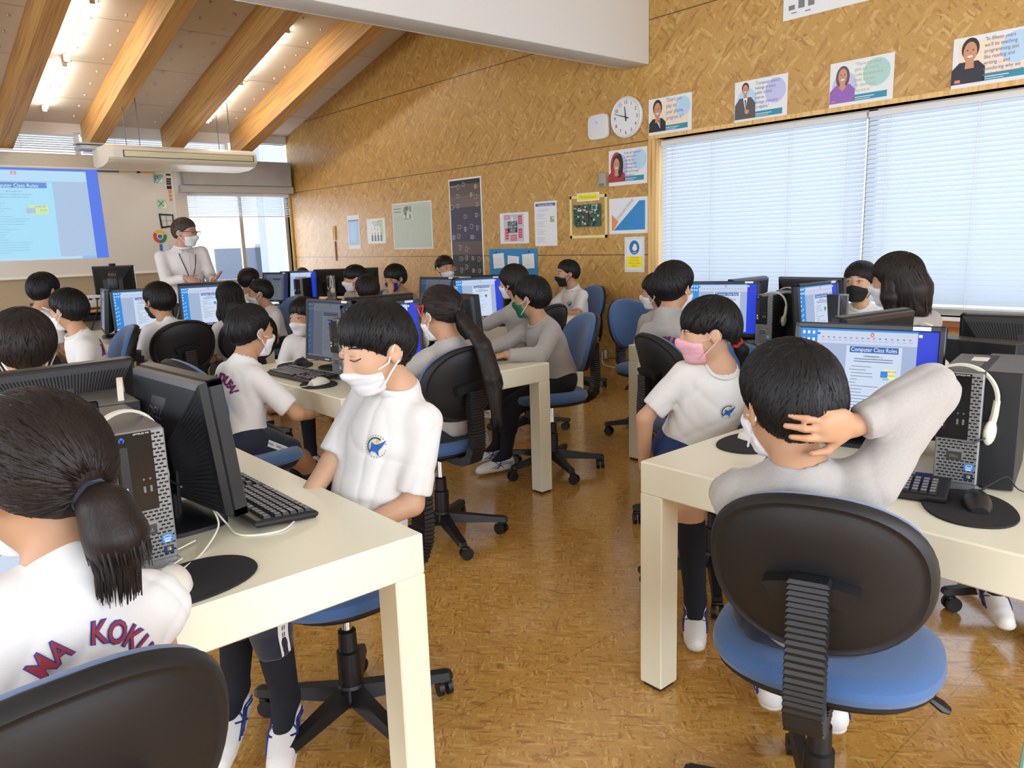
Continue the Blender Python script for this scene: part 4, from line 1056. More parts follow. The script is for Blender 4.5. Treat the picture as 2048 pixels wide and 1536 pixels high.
        for sg in (-1, 1):
            mb = MB()
            for z0 in (-.022 - drop, -.085):
                pts = [(sg * .060, .040, z0), (sg * .070, .012, z0 * .55 - .008), (sg * .082, -.012, .014 if z0 > -.05 else -.030), (sg * .080, -.024, .004 if z0 > -.05 else -.022)]
                mb.tube([tuple(hd.w(p) - org) for p in pts], .0022 * hs, 6)
            mb.tube([tuple(hd.w(p) - org) for p in [(sg * .080, -.024, .006), (sg * .079, -.030, -.010), (sg * .080, -.024, -.024)]], .0022 * hs, 6)
            mb.build('ear_loop', MASKS[mk] if mk != 'green' else m_maskw, m)
    ey = P.get('eyes')
    if ey:
        bvf = BVHTree.FromPolygons([v.co + Vector(org) for v in root.data.vertices], [tuple(p.vertices) for p in root.data.polygons])
        fd = hd.A[1]
        def onf(x, z, off=.0012):
            hh = bvf.ray_cast(Vector(hd.w((x, .16, z))), Vector(-fd)); return None if hh[0] is None else np.array(hh[0]) + fd * off - org
        for sg in (-1, 1):
            x = sg * .030; mb = MB(); mb2 = MB(); mb3 = MB()
            if ey == 'down':
                L = [onf(x + u * .0155, .0015 - .0035 * (1 - (u) ** 2) + .001 * u * sg) for u in np.linspace(-1, 1, 9)]
                L = [p for p in L if p is not None]; mb.tube([tuple(p) for p in L], .0014, 6) if len(L) > 2 else None
                L = [onf(x + u * .015, .0115 - .002 * (u) ** 2, .0003) for u in np.linspace(-1, 1, 7)]; mb.tube([tuple(p) for p in L if p is not None], .0005, 5)
            else:
                w_ = .0145; ring = [(x + w_ * math.cos(t), .0065 + .0055 * math.sin(t)) for t in np.linspace(0, 2 * PI, 16, endpoint=False)]
                q = [onf(a, b, .0006) for a, b in ring]
                if all(v is not None for v in q): mb2.add([tuple(v) for v in q], [tuple(range(16))], 0)
                q = [onf(x + P.get('gaze', 0) * .005 + .0052 * math.cos(t), .0066 + .0052 * math.sin(t), .0011) for t in np.linspace(0, 2 * PI, 12, endpoint=False)]
                if all(v is not None for v in q): mb2.add([tuple(v) for v in q], [tuple(range(12))], 1)
                L = [onf(x + u * .016, .0085 + .0038 * (1 - u * u)) for u in np.linspace(-1, 1, 9)]; mb.tube([tuple(p) for p in L if p is not None], .0013, 6)
            L = [onf(x + sg * .002 + u * .017, .0265 + .003 * (1 - u * u) - .002 * u * sg, .0008) for u in np.linspace(-1, 1, 8)]
            L = [p for p in L if p is not None]
            if len(L) == 8: mb3.tube([tuple(p) for p in L], [.0012, .0024, .0028, .0028, .0026, .0024, .002, .001], 6, 0); mb3.build('eyebrow', m_brow, root)
            if mb.v: mb.build('eyelashes', m_lip, root)
            if mb2.v: mb2.build('eye', [m_eyew, m_lip], root)
    return root, hd

# hairline height against the forward coordinate, per style: (nape, behind ear, sideburn, temple, fringe)
HL = {'short': (-.092, -.066, -.026, .012, .036), 'crop': (-.084, -.050, -.012, .036, .054), 'bowl': (-.090, -.062, -.030, .006, .020), 'long': (-.085, -.06, -.05, .015, .032), 'tied': (-.075, -.030, .006, .030, .044), 'bangs': (-.075, -.030, .002, -.005, .012)}
def hair(P, hd, root, org, res):
    st = P.get('hair', 'short'); hl = HL[P.get('line', st if st in HL else 'short')]; m = P.get('hairm', m_hair); th = P.get('vol', .015); rnd = np.random.RandomState(abs(hash(P['label'])) % 1000 if False else len(P['label']) * 7 + int(P['hyaw']) % 97)
    cr = np.array([0, -.014, .030]); R = np.array([.073 + th, .090 + th, .078 + th])
    ys = np.array([-.12, -.055, .012, .052, .085])
    line = lambda y: np.interp(y, ys, hl)
    wob = [(rnd.uniform(60, 170), rnd.uniform(0, 6)) for _ in range(4)]
    tap = P.get('taper', .012 if st in ('short', 'crop', 'tied') else .005 if st in ('bowl', 'bangs') else 0.) * (th / .015); sh = el(cr, R); back = el((0, -.040, -.010), (.066 + th * .8, .060 + th, .072)); hc = union([sh, K(back, .03), K(el((0, -.040, -.055), (.050, .032, .052)), .025)], .03)
    def hf(q):
        az = np.arctan2(q[:, 0], q[:, 1]); rag = sum(np.sin(az * k * .16 + o) for k, o in wob) * (.0022 if st in ('short', 'bowl', 'bangs') else .0012)
        d = hc(q) + sum(np.sin(az * k * .3 + o) for k, o in wob) * .0005 + np.clip((line(q[:, 1]) + .085 - q[:, 2]) / .085, 0, 1) ** 1.5 * tap
        d = smax(d, (line(q[:, 1]) + rag - q[:, 2]) * .8, .004)
        for sg in (-1, 1):
            if st not in ('long', 'bob'): d = smax(d, -el((sg * .086, -.006, -.016), (.022, .022, .030))(q), .004)
        return d
    hobj = sdf_obj('hair', hd.local(hf, (-.11, -.14, -.10), (.11, .12, .14)), min(res, .0065), m, root, org, None, 1)
    # locks lying over the shell
    n = P.get('locks', 0)
    if n and len(hobj.data.polygons) > 8:
        bv = BVHTree.FromPolygons([v.co for v in hobj.data.vertices], [tuple(p.vertices) for p in hobj.data.polygons])
        tied = st == 'tied'
        mb = MB(); crown = nrm(np.array(P.get('crown', (0, .92, .38) if tied else (0, -.42, .9)), float))
        a = nrm(np.cross(crown, (1, 0, 0))); b = np.cross(crown, a); tmax = 2.95 if tied else 2.5
        for i in range(n):
            ph = rnd.uniform(0, 2 * PI); t0 = (rnd.uniform(.5, 2.2) if tied else rnd.uniform(.02, 1.5)); tw = rnd.uniform(-.12, .12) if tied else rnd.uniform(-.35, .35); L = []; Nn = []
            cross = rnd.uniform(-.010, .012); ln = rnd.randint(4, 10); lift = rnd.uniform(.0002, .0016)
            for k in range(ln):
                th_ = t0 + k * .13; pp = ph + tw * (k / ln)
                if th_ > tmax: break
                dv = crown * math.cos(th_) + (a * math.cos(pp) + b * math.sin(pp)) * math.sin(th_)
                p = cr + dv * R * 1.03; h2 = line(np.array([p[1]]))[0]
                if p[2] < h2 - .004 - cross: break
                if st not in ('long', 'bob') and ((np.array([abs(p[0]) - .088, p[1] + .004, p[2] + .020]) / np.array([.022, .022, .028])) ** 2).sum() < 1: break
                q = bv.find_nearest(Vector(hd.w(p) - org))
                if q[0] is None or q[3] > .03: 
                    if len(L) > 2: break
                    continue
                nn = np.array(q[1]); L.append(np.array(q[0]) + nn * (lift + .0008 * k / ln)); Nn.append(nn)
            if len(L) < 3: continue
            N = len(L); w0 = rnd.uniform(.0016, .0036); vs = []
            for k in range(N):
                tg = nrm(L[min(k + 1, N - 1)] - L[max(0, k - 1)]); sd = nrm(np.cross(tg, Nn[k])); w = w0 * min(1, (k + .35) / 1.6) * min(1, (N - 1 - k + .10) / 1.8)
                for u in (-1, 0, 1): vs.append(tuple(L[k] + sd * w * u + Nn[k] * (.0009 if u == 0 else -.0006)))
            mb.add(vs, [(k * 3 + u, k * 3 + u + 1, k * 3 + u + 4, k * 3 + u + 3) for k in range(N - 1) for u in (0, 1)], 0, None, True)
        if mb.v: mb.build('hair_locks', m, hobj, sharp=1.4)
    W = lambda p: hd.w(p)
    def lockbundle(name, axis, radii, count, wid, seed, flat=1.):
        """strands running along a curved axis (world points)"""
        rn = np.random.RandomState(seed); mb = MB(); ax = [np.asarray(p, float) for p in axis]
        fs = [rc(ax[i], ax[i + 1], radii[i], radii[i + 1]) for i in range(len(ax) - 1)]; core = union(fs, .02)
        c = sdf_obj(name, core, min(res, .006), m, root, org, None, 1)
        n_ = len(ax); T = [nrm(ax[min(i + 1, n_ - 1)] - ax[max(0, i - 1)]) for i in range(n_)]
        u0 = nrm(np.cross(T[0], (.3, .9, .2)))
        for s_ in range(count):
            ph = rn.uniform(0, 2 * PI); k = rn.uniform(.92, 1.08); tw = rn.uniform(-.5, .5); ext = rn.uniform(-.3, .35); vs = []; i0 = rn.choice([0, 0, 0, 1]) if n_ > 3 else 0; st_ = n_ - 1 - (rn.randint(0, 2) if n_ > 3 else 0); pts = []
            for i in range(i0, st_ + 1):
                d1 = nrm(u0 - T[i] * (u0 @ T[i])); d2 = np.cross(T[i], d1); a2 = ph + tw * i / n_; dv = d1 * math.cos(a2) + d2 * math.sin(a2); pts.append((ax[i] + dv * radii[i] * k, dv, T[i]))
            e, dv, tt = pts[-1]; pts.append((e + tt * (.02 + .03 * rn.uniform()) - dv * radii[st_] * .25 * rn.uniform(), dv, tt)); N = len(pts); w0 = wid * rn.uniform(.6, 1.3)
            for i, (p, dv, tt) in enumerate(pts):
                sd = np.cross(tt, dv); w = w0 * (1 if i < N - 1 else .12)
                for u in (-1, 0, 1): vs.append(tuple(p + sd * w * u + dv * (.0014 if u == 0 else 0) - org))
            mb.add(vs, [(i * 3 + u, i * 3 + u + 1, i * 3 + u + 4, i * 3 + u + 3) for i in range(N - 1) for u in (0, 1)], 0, None, True)
        mb.build('strands', m, c, sharp=1.4); return c
    if P.get('tail'):
        t = P['tail']; ax = t['path']; ax = [W(p) if not t.get('world') else np.array(p) for p in ax]
        lockbundle('ponytail', ax, t['r'], t.get('n', 60), t.get('wid', .004), 5)
        tie = W(t['tie']) - org; d = nrm(ax[1] - ax[0]); e1 = nrm(np.cross(d, (.2, .5, .8))); e2 = np.cross(d, e1); mb = MB()
        mb.tube([tuple(tie + (e1 * math.cos(q) + e2 * math.sin(q)) * t.get('tr', .018) + d * .003 * math.sin(q * 5)) for q in np.linspace(0, 2 * PI, 24, endpoint=False)], .0065, 8, closed=True); mb.build('hair_tie', t.get('tm', m_navy), root)
    if P.get('drape'):
        for i, dr in enumerate(P['drape']): lockbundle('long_hair', [W(p) for p in dr[0]], dr[1], dr[2], .005, 11 + i)
    if P.get('clip'):
        c0 = P['clip']; mb = MB()
        for a, b in ((0, 1), (1, 2), (2, 0), (3, 4)): mb.tube([tuple(W(c0[a]) - org), tuple(W(c0[b]) - org)], .0038, 8)
        mb.build('hair_clip', M('clip_red', '#b0303c', .35), root)
# ------------------------------------------------------------------ things on the flake-board wall (plane x = XW; u runs towards -y, i.e. left to right as seen)
def wallT(y, z, d=.0): return Matrix(((0, 0, -1, XW - d), (-1, 0, 0, y), (0, 1, 0, z), (0, 0, 0, 1)))   # local x -> -y, local y -> z, local z -> out of the wall (-x)
def poster(y0, z0, y1, z1, name='poster', tape=False, th=.0015):
    """sheet between left edge y0 / right edge y1 (y0 > y1); returns builder in local metres with origin at lower left"""
    return MB(), wallT(y0, z0), y0 - y1, z1 - z0
def rect(mb, x0, y0, x1, y1, mi, d): mb.quad((x0, y0, d), (x1, y0, d), (x1, y1, d), (x0, y1, d), mi)
def disc(mb, cx, cy, rx, ry, mi, d, n=28, a0=0, a1=2 * PI): 
    full = abs(a1 - a0 - 2 * PI) < 1e-6; ts = [a0 + (a1 - a0) * i / n for i in range(n if full else n + 1)]
    mb.add([(cx + rx * math.cos(t), cy + ry * math.sin(t), d) for t in ts], [tuple(range(len(ts)))], mi)
def poly(mb, pts, mi, d): mb.add([(x, y, d) for x, y in pts], [tuple(range(len(pts)))], mi)
PC = {}
def pm(c, r=.45):
    if c not in PC: PC[c] = M('print_' + c.lstrip('#'), c, r, var=.02)
    return PC[c]
def finish(mb, T, w, h, name, cols, label, cat, group=None, backing=True, loc_d=.003):
    """sheet object (paper) with its printed picture as a part"""
    o = MB().box((0, 0, 0), (w, h, .002)).build(name, m_paper); o.matrix_world = T
    if mb.v:
        p = mb.build('printed_picture', [pm(c) for c in cols], o)
    return tag(o, label, cat, group)
TEAL, PEACH, LAV, SKY = '#2b8aa0', '#ecd9bf', '#bdbfe0', '#b4d2e6'
def portrait(y0, y1, z0, z1, shape, bg1, bg2, lines, label, tx=(.40, .90), ts=.036, tcol='#7a7fae'):
    mb, T, w, h = poster(y0, z0, y1, z1)
    cols = [bg1, bg2, TEAL, tcol, '#c98e6c', '#2a221e', '#23262e', '#e9e9ee', '#8e5fae', '#a33338', '#55504f', '#e8806a', '#1c4450']
    m = .03
    rect(mb, m, m, w - m, h - m, 0, .0023) if shape in ('suit', 'fleece') else None
    if shape == 'suit': disc(mb, w * .80, h * .68, w * .17, h * .26, 1, .0026)
    elif shape == 'jacket': disc(mb, w * .24, h * .52, w * .19, h * .30, 0, .0025); disc(mb, w * .78, h * .66, w * .19, h * .29, 1, .0025)
    elif shape == 'purple': disc(mb, w * .24, h * .45, w * .2, h * .32, 0, .0025); disc(mb, w * .74, h * .66, w * .21, h * .30, 1, .0025)
    elif shape == 'scarf': disc(mb, w * .3, h * .5, w * .2, h * .38, 0, .0025); disc(mb, w * .80, h * .68, w * .18, h * .28, 1, .0025)
    else: disc(mb, w * .80, h * .66, w * .20, h * .30, 1, .0026)
    rect(mb, w * .30, m, w - m * 1.2, h * .24, 2, .0028)
    rect(mb, w * .40, h * .17, w * .72, h * .185, 7, .003); rect(mb, w * .40, h * .13, w * .66, h * .14, 7, .003); rect(mb, w * .40, h * .09, w * .60, h * .10, 7, .003)
    cx = w * .21
    def head(hx, hy, rx, ry, hc=5, fc=4, long=False):
        if long: disc(mb, hx, hy - ry * .2, rx * 1.35, ry * 1.35, hc, .0032)
        else: disc(mb, hx, hy + ry * .22, rx * 1.12, ry * 1.0, hc, .0032)
        poly(mb, [(hx - rx * .45, hy - ry * .6), (hx + rx * .45, hy - ry * .6), (hx + rx * .6, hy - ry * 1.6), (hx - rx * .6, hy - ry * 1.6)], fc, .0034)
        disc(mb, hx, hy - ry * .1, rx * .86, ry * .95, fc, .0036)
        disc(mb, hx, hy - ry * .5, rx * .34, ry * .10, 7, .0038)
        for s in (-1, 1): disc(mb, hx + s * rx * .36, hy + ry * .08, rx * .12, ry * .06, 6, .0038)
        rect(mb, hx - rx * .05, hy - ry * .22, hx + rx * .08, hy - ry * .16, 10, .0038)
    body = lambda c, wd, top: poly(mb, [(cx - wd, m), (cx + wd, m), (cx + wd * .98, top * .75), (cx + wd * .55, top), (cx - wd * .55, top), (cx - wd * .98, top * .75)], c, .0030)
    if shape == 'suit': body(6, .085, h * .46); poly(mb, [(cx - .02, h * .47), (cx + .025, h * .47), (cx + .03, h * .18)], 7, .0033); poly(mb, [(cx + .008, h * .42), (cx + .02, h * .42), (cx + .03, h * .2)], 10, .0035); head(cx + .002, h * .70, .040, .062)
    elif shape == 'jacket': body(10, .085, h * .60); poly(mb, [(cx - .018, h * .60), (cx + .02, h * .60), (cx + .002, h * .3)], 7, .0033); poly(mb, [(cx - .005, h * .55), (cx + .007, h * .55), (cx + .006, h * .30)], 6, .0035); head(cx, h * .80, .026, .038); disc(mb, cx + .015, h * .27, .018, .016, 4, .0035)
    elif shape == 'purple': body(8, .085, h * .50); head(cx, h * .70, .034, .052, 10, 4, True); poly(mb, [(cx - .03, h * .47), (cx + .03, h * .47), (cx, h * .36)], 4, .0035); rect(mb, cx - .07, h * .14, cx - .045, h * .17, 11, .0036)
    elif shape == 'fleece': body(6, .09, h * .52); head(cx + .005, h * .72, .042, .060); rect(mb, cx - .07, h * .13, cx - .04, h * .19, 11, .0036)
    elif shape == 'scarf':
        disc(mb, cx, h * .55, .068, .115, 9, .0031); body(9, .095, h * .42); disc(mb, cx + .03, h * .56, .045, .10, 5, .0033); head(cx, h * .60, .038, .060, 5, 4)
    for i, t in enumerate(lines): mb.text(t, ts, 3, Matrix.Translation((w * tx[0] if shape != 'suit' else w * .42, h * .86 - i * ts * 1.08, .0034)), sx=.82)
    return finish(mb, T, w, h, 'poster', cols, label, 'poster', 'portrait posters with quotations')
portrait(4.175, 3.755, 2.118, 2.404, 'suit', PEACH, SKY, ['"Don\'t just', 'play on', 'your phone,', 'program it."'], 'portrait poster right of the clock, man in dark suit, quote about a phone', ts=.042)
portrait(3.375, 2.955, 2.112, 2.405, 'jacket', SKY, LAV, ['"Computer science', 'belongs in every', 'public school,', 'next to', 'biology, chemistry', 'or algebra."'], 'portrait poster of a man in a brown jacket and tie with clasped hands', ts=.030)
portrait(2.65, 2.236, 2.118, 2.404, 'purple', LAV, '#a9cdc4', ['"There are many', 'girls who never', 'code because they', 'think it is not', 'for them until', 'they try it."'], 'portrait poster of a long-haired woman in a purple top', ts=.030, tcol='#b9c08c')
portrait(1.897, 1.48, 2.118, 2.406, 'fleece', PEACH, SKY, ['"In fifteen years', 'we\'ll be teaching', 'programming just', 'like reading and', 'writing ... and', 'wondering why we', 'didn\'t do it sooner."'], 'portrait poster at the far right, man in a black fleece, longest quote', ts=.030, tcol='#70709a')
portrait(4.61, 4.188, 1.756, 2.05, 'scarf', LAV, SKY, ['"Every girl deserves', 'to take part in', 'creating the', 'technology that', 'will change our', 'world and change', 'who runs it."'], 'portrait poster below the clock, girl wearing a red headscarf', ts=.028)
# English zone
mb, T, w, h = poster(4.61, 1.35, 4.182, 1.65); m = .03
poly(mb, [(.05, .03), (w - m, .03), (w - m, h - .03), (w - .09, h - .03)], 0, .0024); poly(mb, [(.03, .03), (.05, .03), (.105, .105), (.03, h * .55)], 1, .0026)
mb.text('ENGLISH ZONE', .036, 2, Matrix.Translation((.10, .115, .003)) @ Matrix.Rotation(.735, 4, 'Z'), sx=.95)
finish(mb, T, w, h, 'sign', ['#2a86c4', '#e58a55', '#8d9298'], 'ENGLISH ZONE sign with a large blue triangle and small orange one', 'sign')
mb, T, w, h = poster(4.436, 1.025, 4.22, 1.32); disc(mb, w / 2, h * .70, .055, .060, 0, .0024); disc(mb, w / 2 + .004, h * .68, .026, .022, 1, .0028); disc(mb, w / 2 + .006, h * .74, .018, .02, 1, .0027); mb.text('PLEASE', .015, 1, Matrix.Translation((w / 2, h * .54, .003)), 'CENTER')
rect(mb, .022, h * .13, w - .022, h * .45, 2, .0025)
for i, t in enumerate(('CAUTION', 'do not enter', 'without a mask', 'in here')): mb.text(t, .022, 3, Matrix.Translation((w / 2, h * (.385 - i * .075), .003)), 'CENTER', sx=.9)
for a in ((.012, .012, .014, h - .012), (w - .014, .012, w - .012, h - .012), (.012, .012, w - .012, .014), (.012, h - .014, w - .012, h - .012)): rect(mb, *a, 0, .0023)
finish(mb, T, w, h, 'sign', ['#2a6ea8', '#e6eaee', '#f4e30c', '#c8871c'], 'white notice with a blue mask symbol and a yellow caution panel', 'sign')
# motherboard exhibit
r = empty('tape_frame', (XW - .001, 4.86, 1.51), 0, 'pale yellow tape square framing the circuit board on the wall', 'tape frame')
for nm, a in (('tape_strip', (5.09, 1.322, 5.065, 1.70)), ('tape_strip', (4.66, 1.322, 4.634, 1.698)), ('tape_strip', (5.09, 1.322, 4.634, 1.347)), ('tape_strip', (5.088, 1.675, 5.0, 1.70)), ('tape_strip', (4.72, 1.672, 4.636, 1.697))):
    o = MB().box((-.0025, a[2] - 4.86, a[1] - 1.51), (0, a[0] - 4.86, a[3] - 1.51)).build(nm, pm('#e6d58e', .7), r)
mb, T, w, h = poster(4.995, 1.648, 4.722, 1.72); rect(mb, .012, .010, w - .012, h - .010, 0, .0023); mb.text('Motherboard', .040, 1, Matrix.Translation((w / 2, .022, .003)), 'CENTER', sx=.95)
o = finish(mb, T @ Matrix.Translation((0, 0, .003)), w, h, 'sign', ['#eee619', '#b9a83a'], 'bright yellow Motherboard name sign above the circuit board', 'sign')
r = empty('circuit_board', (XW - .012, 4.867, 1.52), 0, 'green computer circuit board fixed to the wall inside a yellow tape square', 'circuit board')
rr = random.Random(5); MB().box((-.003, -.165, -.098), (0.003, .165, .098)).build('board', pm('#2f5a48', .5), r)
MB().box((-.018, -.135, .045), (-.003, -.075, .092), 0).box((-.022, -.122, .052), (-.018, -.088, .085), 1).build('processor_socket', [pm('#b9bab2', .4), pm('#1f5a4a', .4)], r)
MB().box((-.016, -.03, -.06), (-.003, .012, .02)).build('heat_sink', pm('#4a4040', .4), r); MB().box((-.012, .01, .04), (-.003, .10, .056), 0).box((-.010, .0, .028), (-.003, .07, .038), 1).build('memory_slot', [pm('#d5d4cc', .5), pm('#c4716c', .5)], r)
mb = MB()
for i in range(95):
    y, z = rr.uniform(-.155, .155), rr.uniform(-.09, .09); a, b = rr.uniform(.003, .012), rr.uniform(.003, .010); mb.box((-.003 - rr.uniform(.003, .012), y - a, z - b), (-.003, y + a, z + b), rr.choice([0, 1, 1, 2, 3, 4]))
mb.build('components', [pm('#c9c8c0', .4), pm('#151b1a', .5), pm('#3c6a58', .5), pm('#a9826a', .4), pm('#1f3f34', .5)], r)
# other sheets, right to left
mb, T, w, h = poster(5.567, 1.26, 5.263, 1.677); rect(mb, .016, h - .045, w - .016, h - .018, 0, .0023); mb.text('Computer Class Rules', .026, 1, Matrix.Translation((w / 2, h - .041, .003)), 'CENTER', sx=.85)
for i in range(22):
    y = h - .075 - i * .0145
    if i in (2, 7, 12, 17): continue
    rect(mb, .05 if i < 3 else .03, y, .2 if i < 3 else .11 + (i * 37 % 60) / 1000, y + .003, 2, .0025)
rect(mb, w - .09, h * .53, w - .035, h * .66, 3, .0024); rect(mb, w - .065, h * .60, w - .03, h * .64, 4, .0026)
finish(mb, T, w, h, 'poster', ['#4a6ea0', '#e6ebf2', '#a7abb0', '#9aa49c', '#dfe052'], 'tall white Computer Class Rules sheet left of the circuit board', 'poster')
mb, T, w, h = poster(6.087, 1.29, 5.657, 1.592); rect(mb, .06, .02, w - .07, h - .015, 0, .0023); rect(mb, .12, h * .36, .265, h * .72, 1, .0026)
for i, t in enumerate(("I CAN'T", 'FIND MY', 'FILES!')): mb.text(t, .040, 3, Matrix.Translation((.193, h * (.605 - i * .11), .003)), 'CENTER', sx=.85)
disc(mb, .19, h * .78, .012, .03, 3, .0026)
for x0, y0, x1, y1 in ((.07, .80, .15, .92), (.08, .14, .13, .50), (.16, .10, .25, .28), (.28, .62, .335, .90), (.28, .18, .335, .48)):
    rect(mb, x0, h * y0, x1, h * y1, 2, .0026)
    for k in range(3): rect(mb, x0 + .008, h * (y0 + (y1 - y0) * (.2 + .25 * k)), x1 - .008, h * (y0 + (y1 - y0) * (.2 + .25 * k)) + .004, 3, .003)
finish(mb, T, w, h, 'poster', ['#b9c0c8', '#26303c', '#d2384e', '#e8e6e6'], "I CAN'T FIND MY FILES poster with dark centre and red boxes", 'poster')
mb, T, w, h = poster(6.93, .93, 6.367, 1.987); rect(mb, .018, .018, w - .018, h - .018, 0, .0023); rr = random.Random(9)
for i, (v0, v1, c) in enumerate(((.0, .045, 4), (.045, .16, 1), (.16, .28, 5), (.28, .39, 2), (.39, .52, 6), (.52, .63, 2), (.63, .77, 1), (.77, .98, 4))): rect(mb, .018, h - .018 - v1 * (h - .036), w - .018, h - .018 - v0 * (h - .036), c, .0025)
for row in range(9):
    for k in range(5):
        x = .04 + k * .105 + rr.uniform(-.02, .02); y = h * (.93 - row * .103) + rr.uniform(-.02, .02) - .03; a, b = rr.choice([(.035, .04), (.04, .05), (.05, .04), (.03, .05)])
        if rr.random() < .25: continue
        rect(mb, x, y, x + a, y + b, 3, .003); rect(mb, x + .004, y + .004, x + a - .004, y + b - .004, rr.choice([0, 2, 7, 8, 1]), .0033)
        for q in range(3): rect(mb, x + a + .005, y + b - .01 - q * .01, x + a + .04, y + b - .0075 - q * .01, 8, .003)
mb.text('Computer History', .024, 3, Matrix.Translation((.03, h - .085, .003)), sx=.85)
finish(mb, T, w, h, 'poster', ['#2c2724', '#5b4c46', '#3a3448', '#c6c4bd', '#231d1a', '#6a5a54', '#35304a', '#5f7794', '#8a7f78'], 'tall dark timeline poster covered with small pictures', 'poster')
r = empty('pocket_chart', (XW - .001, 5.905, 1.24), 0, 'blue fabric pocket chart holding folded white papers', 'pocket chart')
MB().box((-.006, -.365, -.52), (0, .365, .0)).build('backing', pm('#2f84b8', .8), r)
rr = random.Random(2)
for rw in range(2):
    for c in range(3):
        T2 = Matrix(((0, 0, -1, -.008), (-1, 0, 0, .21 - c * .225), (0, 1, 0, -.13 - rw * .205), (0, 0, 0, 1))) @ Matrix.Rotation(rr.uniform(-.08, .08), 4, 'Z')
        mb = MB().box((-.085, -.065, 0), (.085, .065 + rr.uniform(-.01, .02), .004), 0, T2)
        for k in range(4): rect2 = mb.quad((-.06, .03 - k * .02, .0045), (.05, .03 - k * .02, .0045), (.05, .0325 - k * .02, .0045), (-.06, .0325 - k * .02, .0045), 1, T2)
        mb.build('pocket_paper', [m_paper, pm('#c3c6c8')], r)
for s in (-1, 1): MB().cyl((-.012, s * .25, -.03), (0, s * .25, -.03), .008, n=10).build('hook', m_ink, r)
mb, T, w, h = poster(8.084, 1.257, 7.27, 1.793); rect(mb, .01, .01, w - .01, h - .01, 0, .0023)
for i in range(34): rect(mb, .03 + i * .0225, .02, .036 + i * .0225, h - (.06 if i > 15 else .16), 1 if i % 5 else 2, .0025)
for i in range(30): rect(mb, .02, .03 + i * .0165, w - .02, .034 + i * .0165, 3, .0027)
rect(mb, .24, h * .62, .44, h * .95, 0, .0029)
for cx, cy, a, b in ((.28, .83, .035, .05), (.33, .88, .03, .03), (.39, .86, .02, .04), (.38, .70, .018, .03), (.29, .72, .012, .03)): disc(mb, cx, h * cy, a, b, 4, .0031)
for i in range(2): rect(mb, .03, h * (.87 - i * .07), .19, h * (.89 - i * .07), 4, .0031)
rect(mb, .25, h * .64, .36, h * .66, 4, .0032)
finish(mb, T, w, h, 'poster', ['#bfc9b8', '#9cab9c', '#b9a496', '#a9b6a6', '#76806a'], 'large pale green vocabulary grid chart with a leaf picture', 'poster')
mb, T, w, h = poster(8.695, 1.333, 8.265, 1.64); rect(mb, .06, .02, w - .05, h - .02, 0, .0023); poly(mb, [(w - .17, h - .02), (w - .05, h - .02), (w - .05, .03)], 1, .0025)
for i, t in enumerate(('WE CONNECT', 'TOGETHER')): mb.text(t, .036, 2, Matrix.Translation((.22, h * (.80 - i * .11), .003)), 'CENTER', sx=.7)
for k in range(4): x = .12 + k * .07; disc(mb, x, h * .40, .012, .018, 4, .003); poly(mb, [(x - .022, h * .10), (x + .022, h * .10), (x + .018, h * .34), (x - .018, h * .34)], 3, .0028); disc(mb, x, h * (.56 + .04 * (k % 2)), .014, .016, 5 + k % 3, .003)
finish(mb, T, w, h, 'poster', ['#d9e2dc', '#a5c79b', '#4b5560', '#4b5364', '#b3866a', '#e2c34e', '#7fa8d6', '#d58fa0'], 'small white poster with four standing figures and coloured bubbles', 'poster')
mb, T, w, h = poster(9.186, 1.272, 8.876, 1.703); rect(mb, .02, .05, w - .02, h - .075, 0, .0023); rect(mb, .02, h - .075, w - .02, h - .058, 1, .0025)
for k in range(14): rect(mb, .08, .10 + k * .017, .08 + .10 + (k * 29 % 40) / 1000, .105 + k * .017, 2, .0026)
finish(mb, T, w, h, 'poster', ['#8db2dc', '#4a5a74', '#c3d8ee'], 'narrow light blue poster nearest the front window', 'poster')
r = empty('wall_thermometer', (XW - .001, 9.56, 1.49), 0, 'small wooden thermometer plaque beside the narrow blue poster', 'thermometer')
MB().box((-.015, -.05, -.095), (0, .05, .095), bev=.003).build('plaque', wood_material('pale_wood', '#d9b878', '#b98f4c', (60, 60, 2)), r); MB().cyl((-.018, 0, -.07), (-.018, 0, .07), .006, n=8).build('tube', m_cream, r)
o = MB().box((-.012, -.012, -.13), (0, .012, .13)).build('wooden_stick', SILLW); o.location = (XW - .001, 9.545, 1.25); tag(o, 'thin brown wooden strip hanging below the thermometer', 'stick')
mb, T, w, h = poster(3.006, 2.745, 2.28, 3.25)
for k in range(3): rect(mb, .04 + k * .07, .06, .085 + k * .07, .09 + .03 * k, 0, .0024)
rect(mb, .06, .035, .10, .042, 0, .0024); rect(mb, .16, .03, .20, .037, 0, .0024)
finish(mb, T, w, h, 'poster', ['#77797c'], 'large white sheet high on the wall, mostly cut off by the photo top', 'poster')
# clock, access point, boxes, sockets
r = empty('wall_clock', (XW - .001, 4.392, 2.299), 0, 'round white wall clock reading ten to twelve', 'clock')
Tc = Matrix(((0, 0, -1, 0), (-1, 0, 0, 0), (0, 1, 0, 0), (0, 0, 0, 1)))
MB().lathe([(.05, 0), (.160, 0), (.166, .012), (.166, .030), (.158, .038), (.150, .034), (.149, .027)], 56, T=Tc).build('rim', m_white, r)
mb = MB(); mb.add([Tc @ Vector((.151 * math.cos(t), .151 * math.sin(t), .030)) for t in np.linspace(0, 2 * PI, 56, endpoint=False)], [tuple(range(56))])
mb.build('dial', M('clock_dial', '#e2e3e2', .4), r)
mb = MB()
for k in range(12):
    a = PI / 2 - 2 * PI * (k + 1) / 12; mb.text(str(k + 1), .040, 0, Tc @ Matrix.Translation((.120 * math.cos(a), .120 * math.sin(a) - .014, .0312)), 'CENTER')
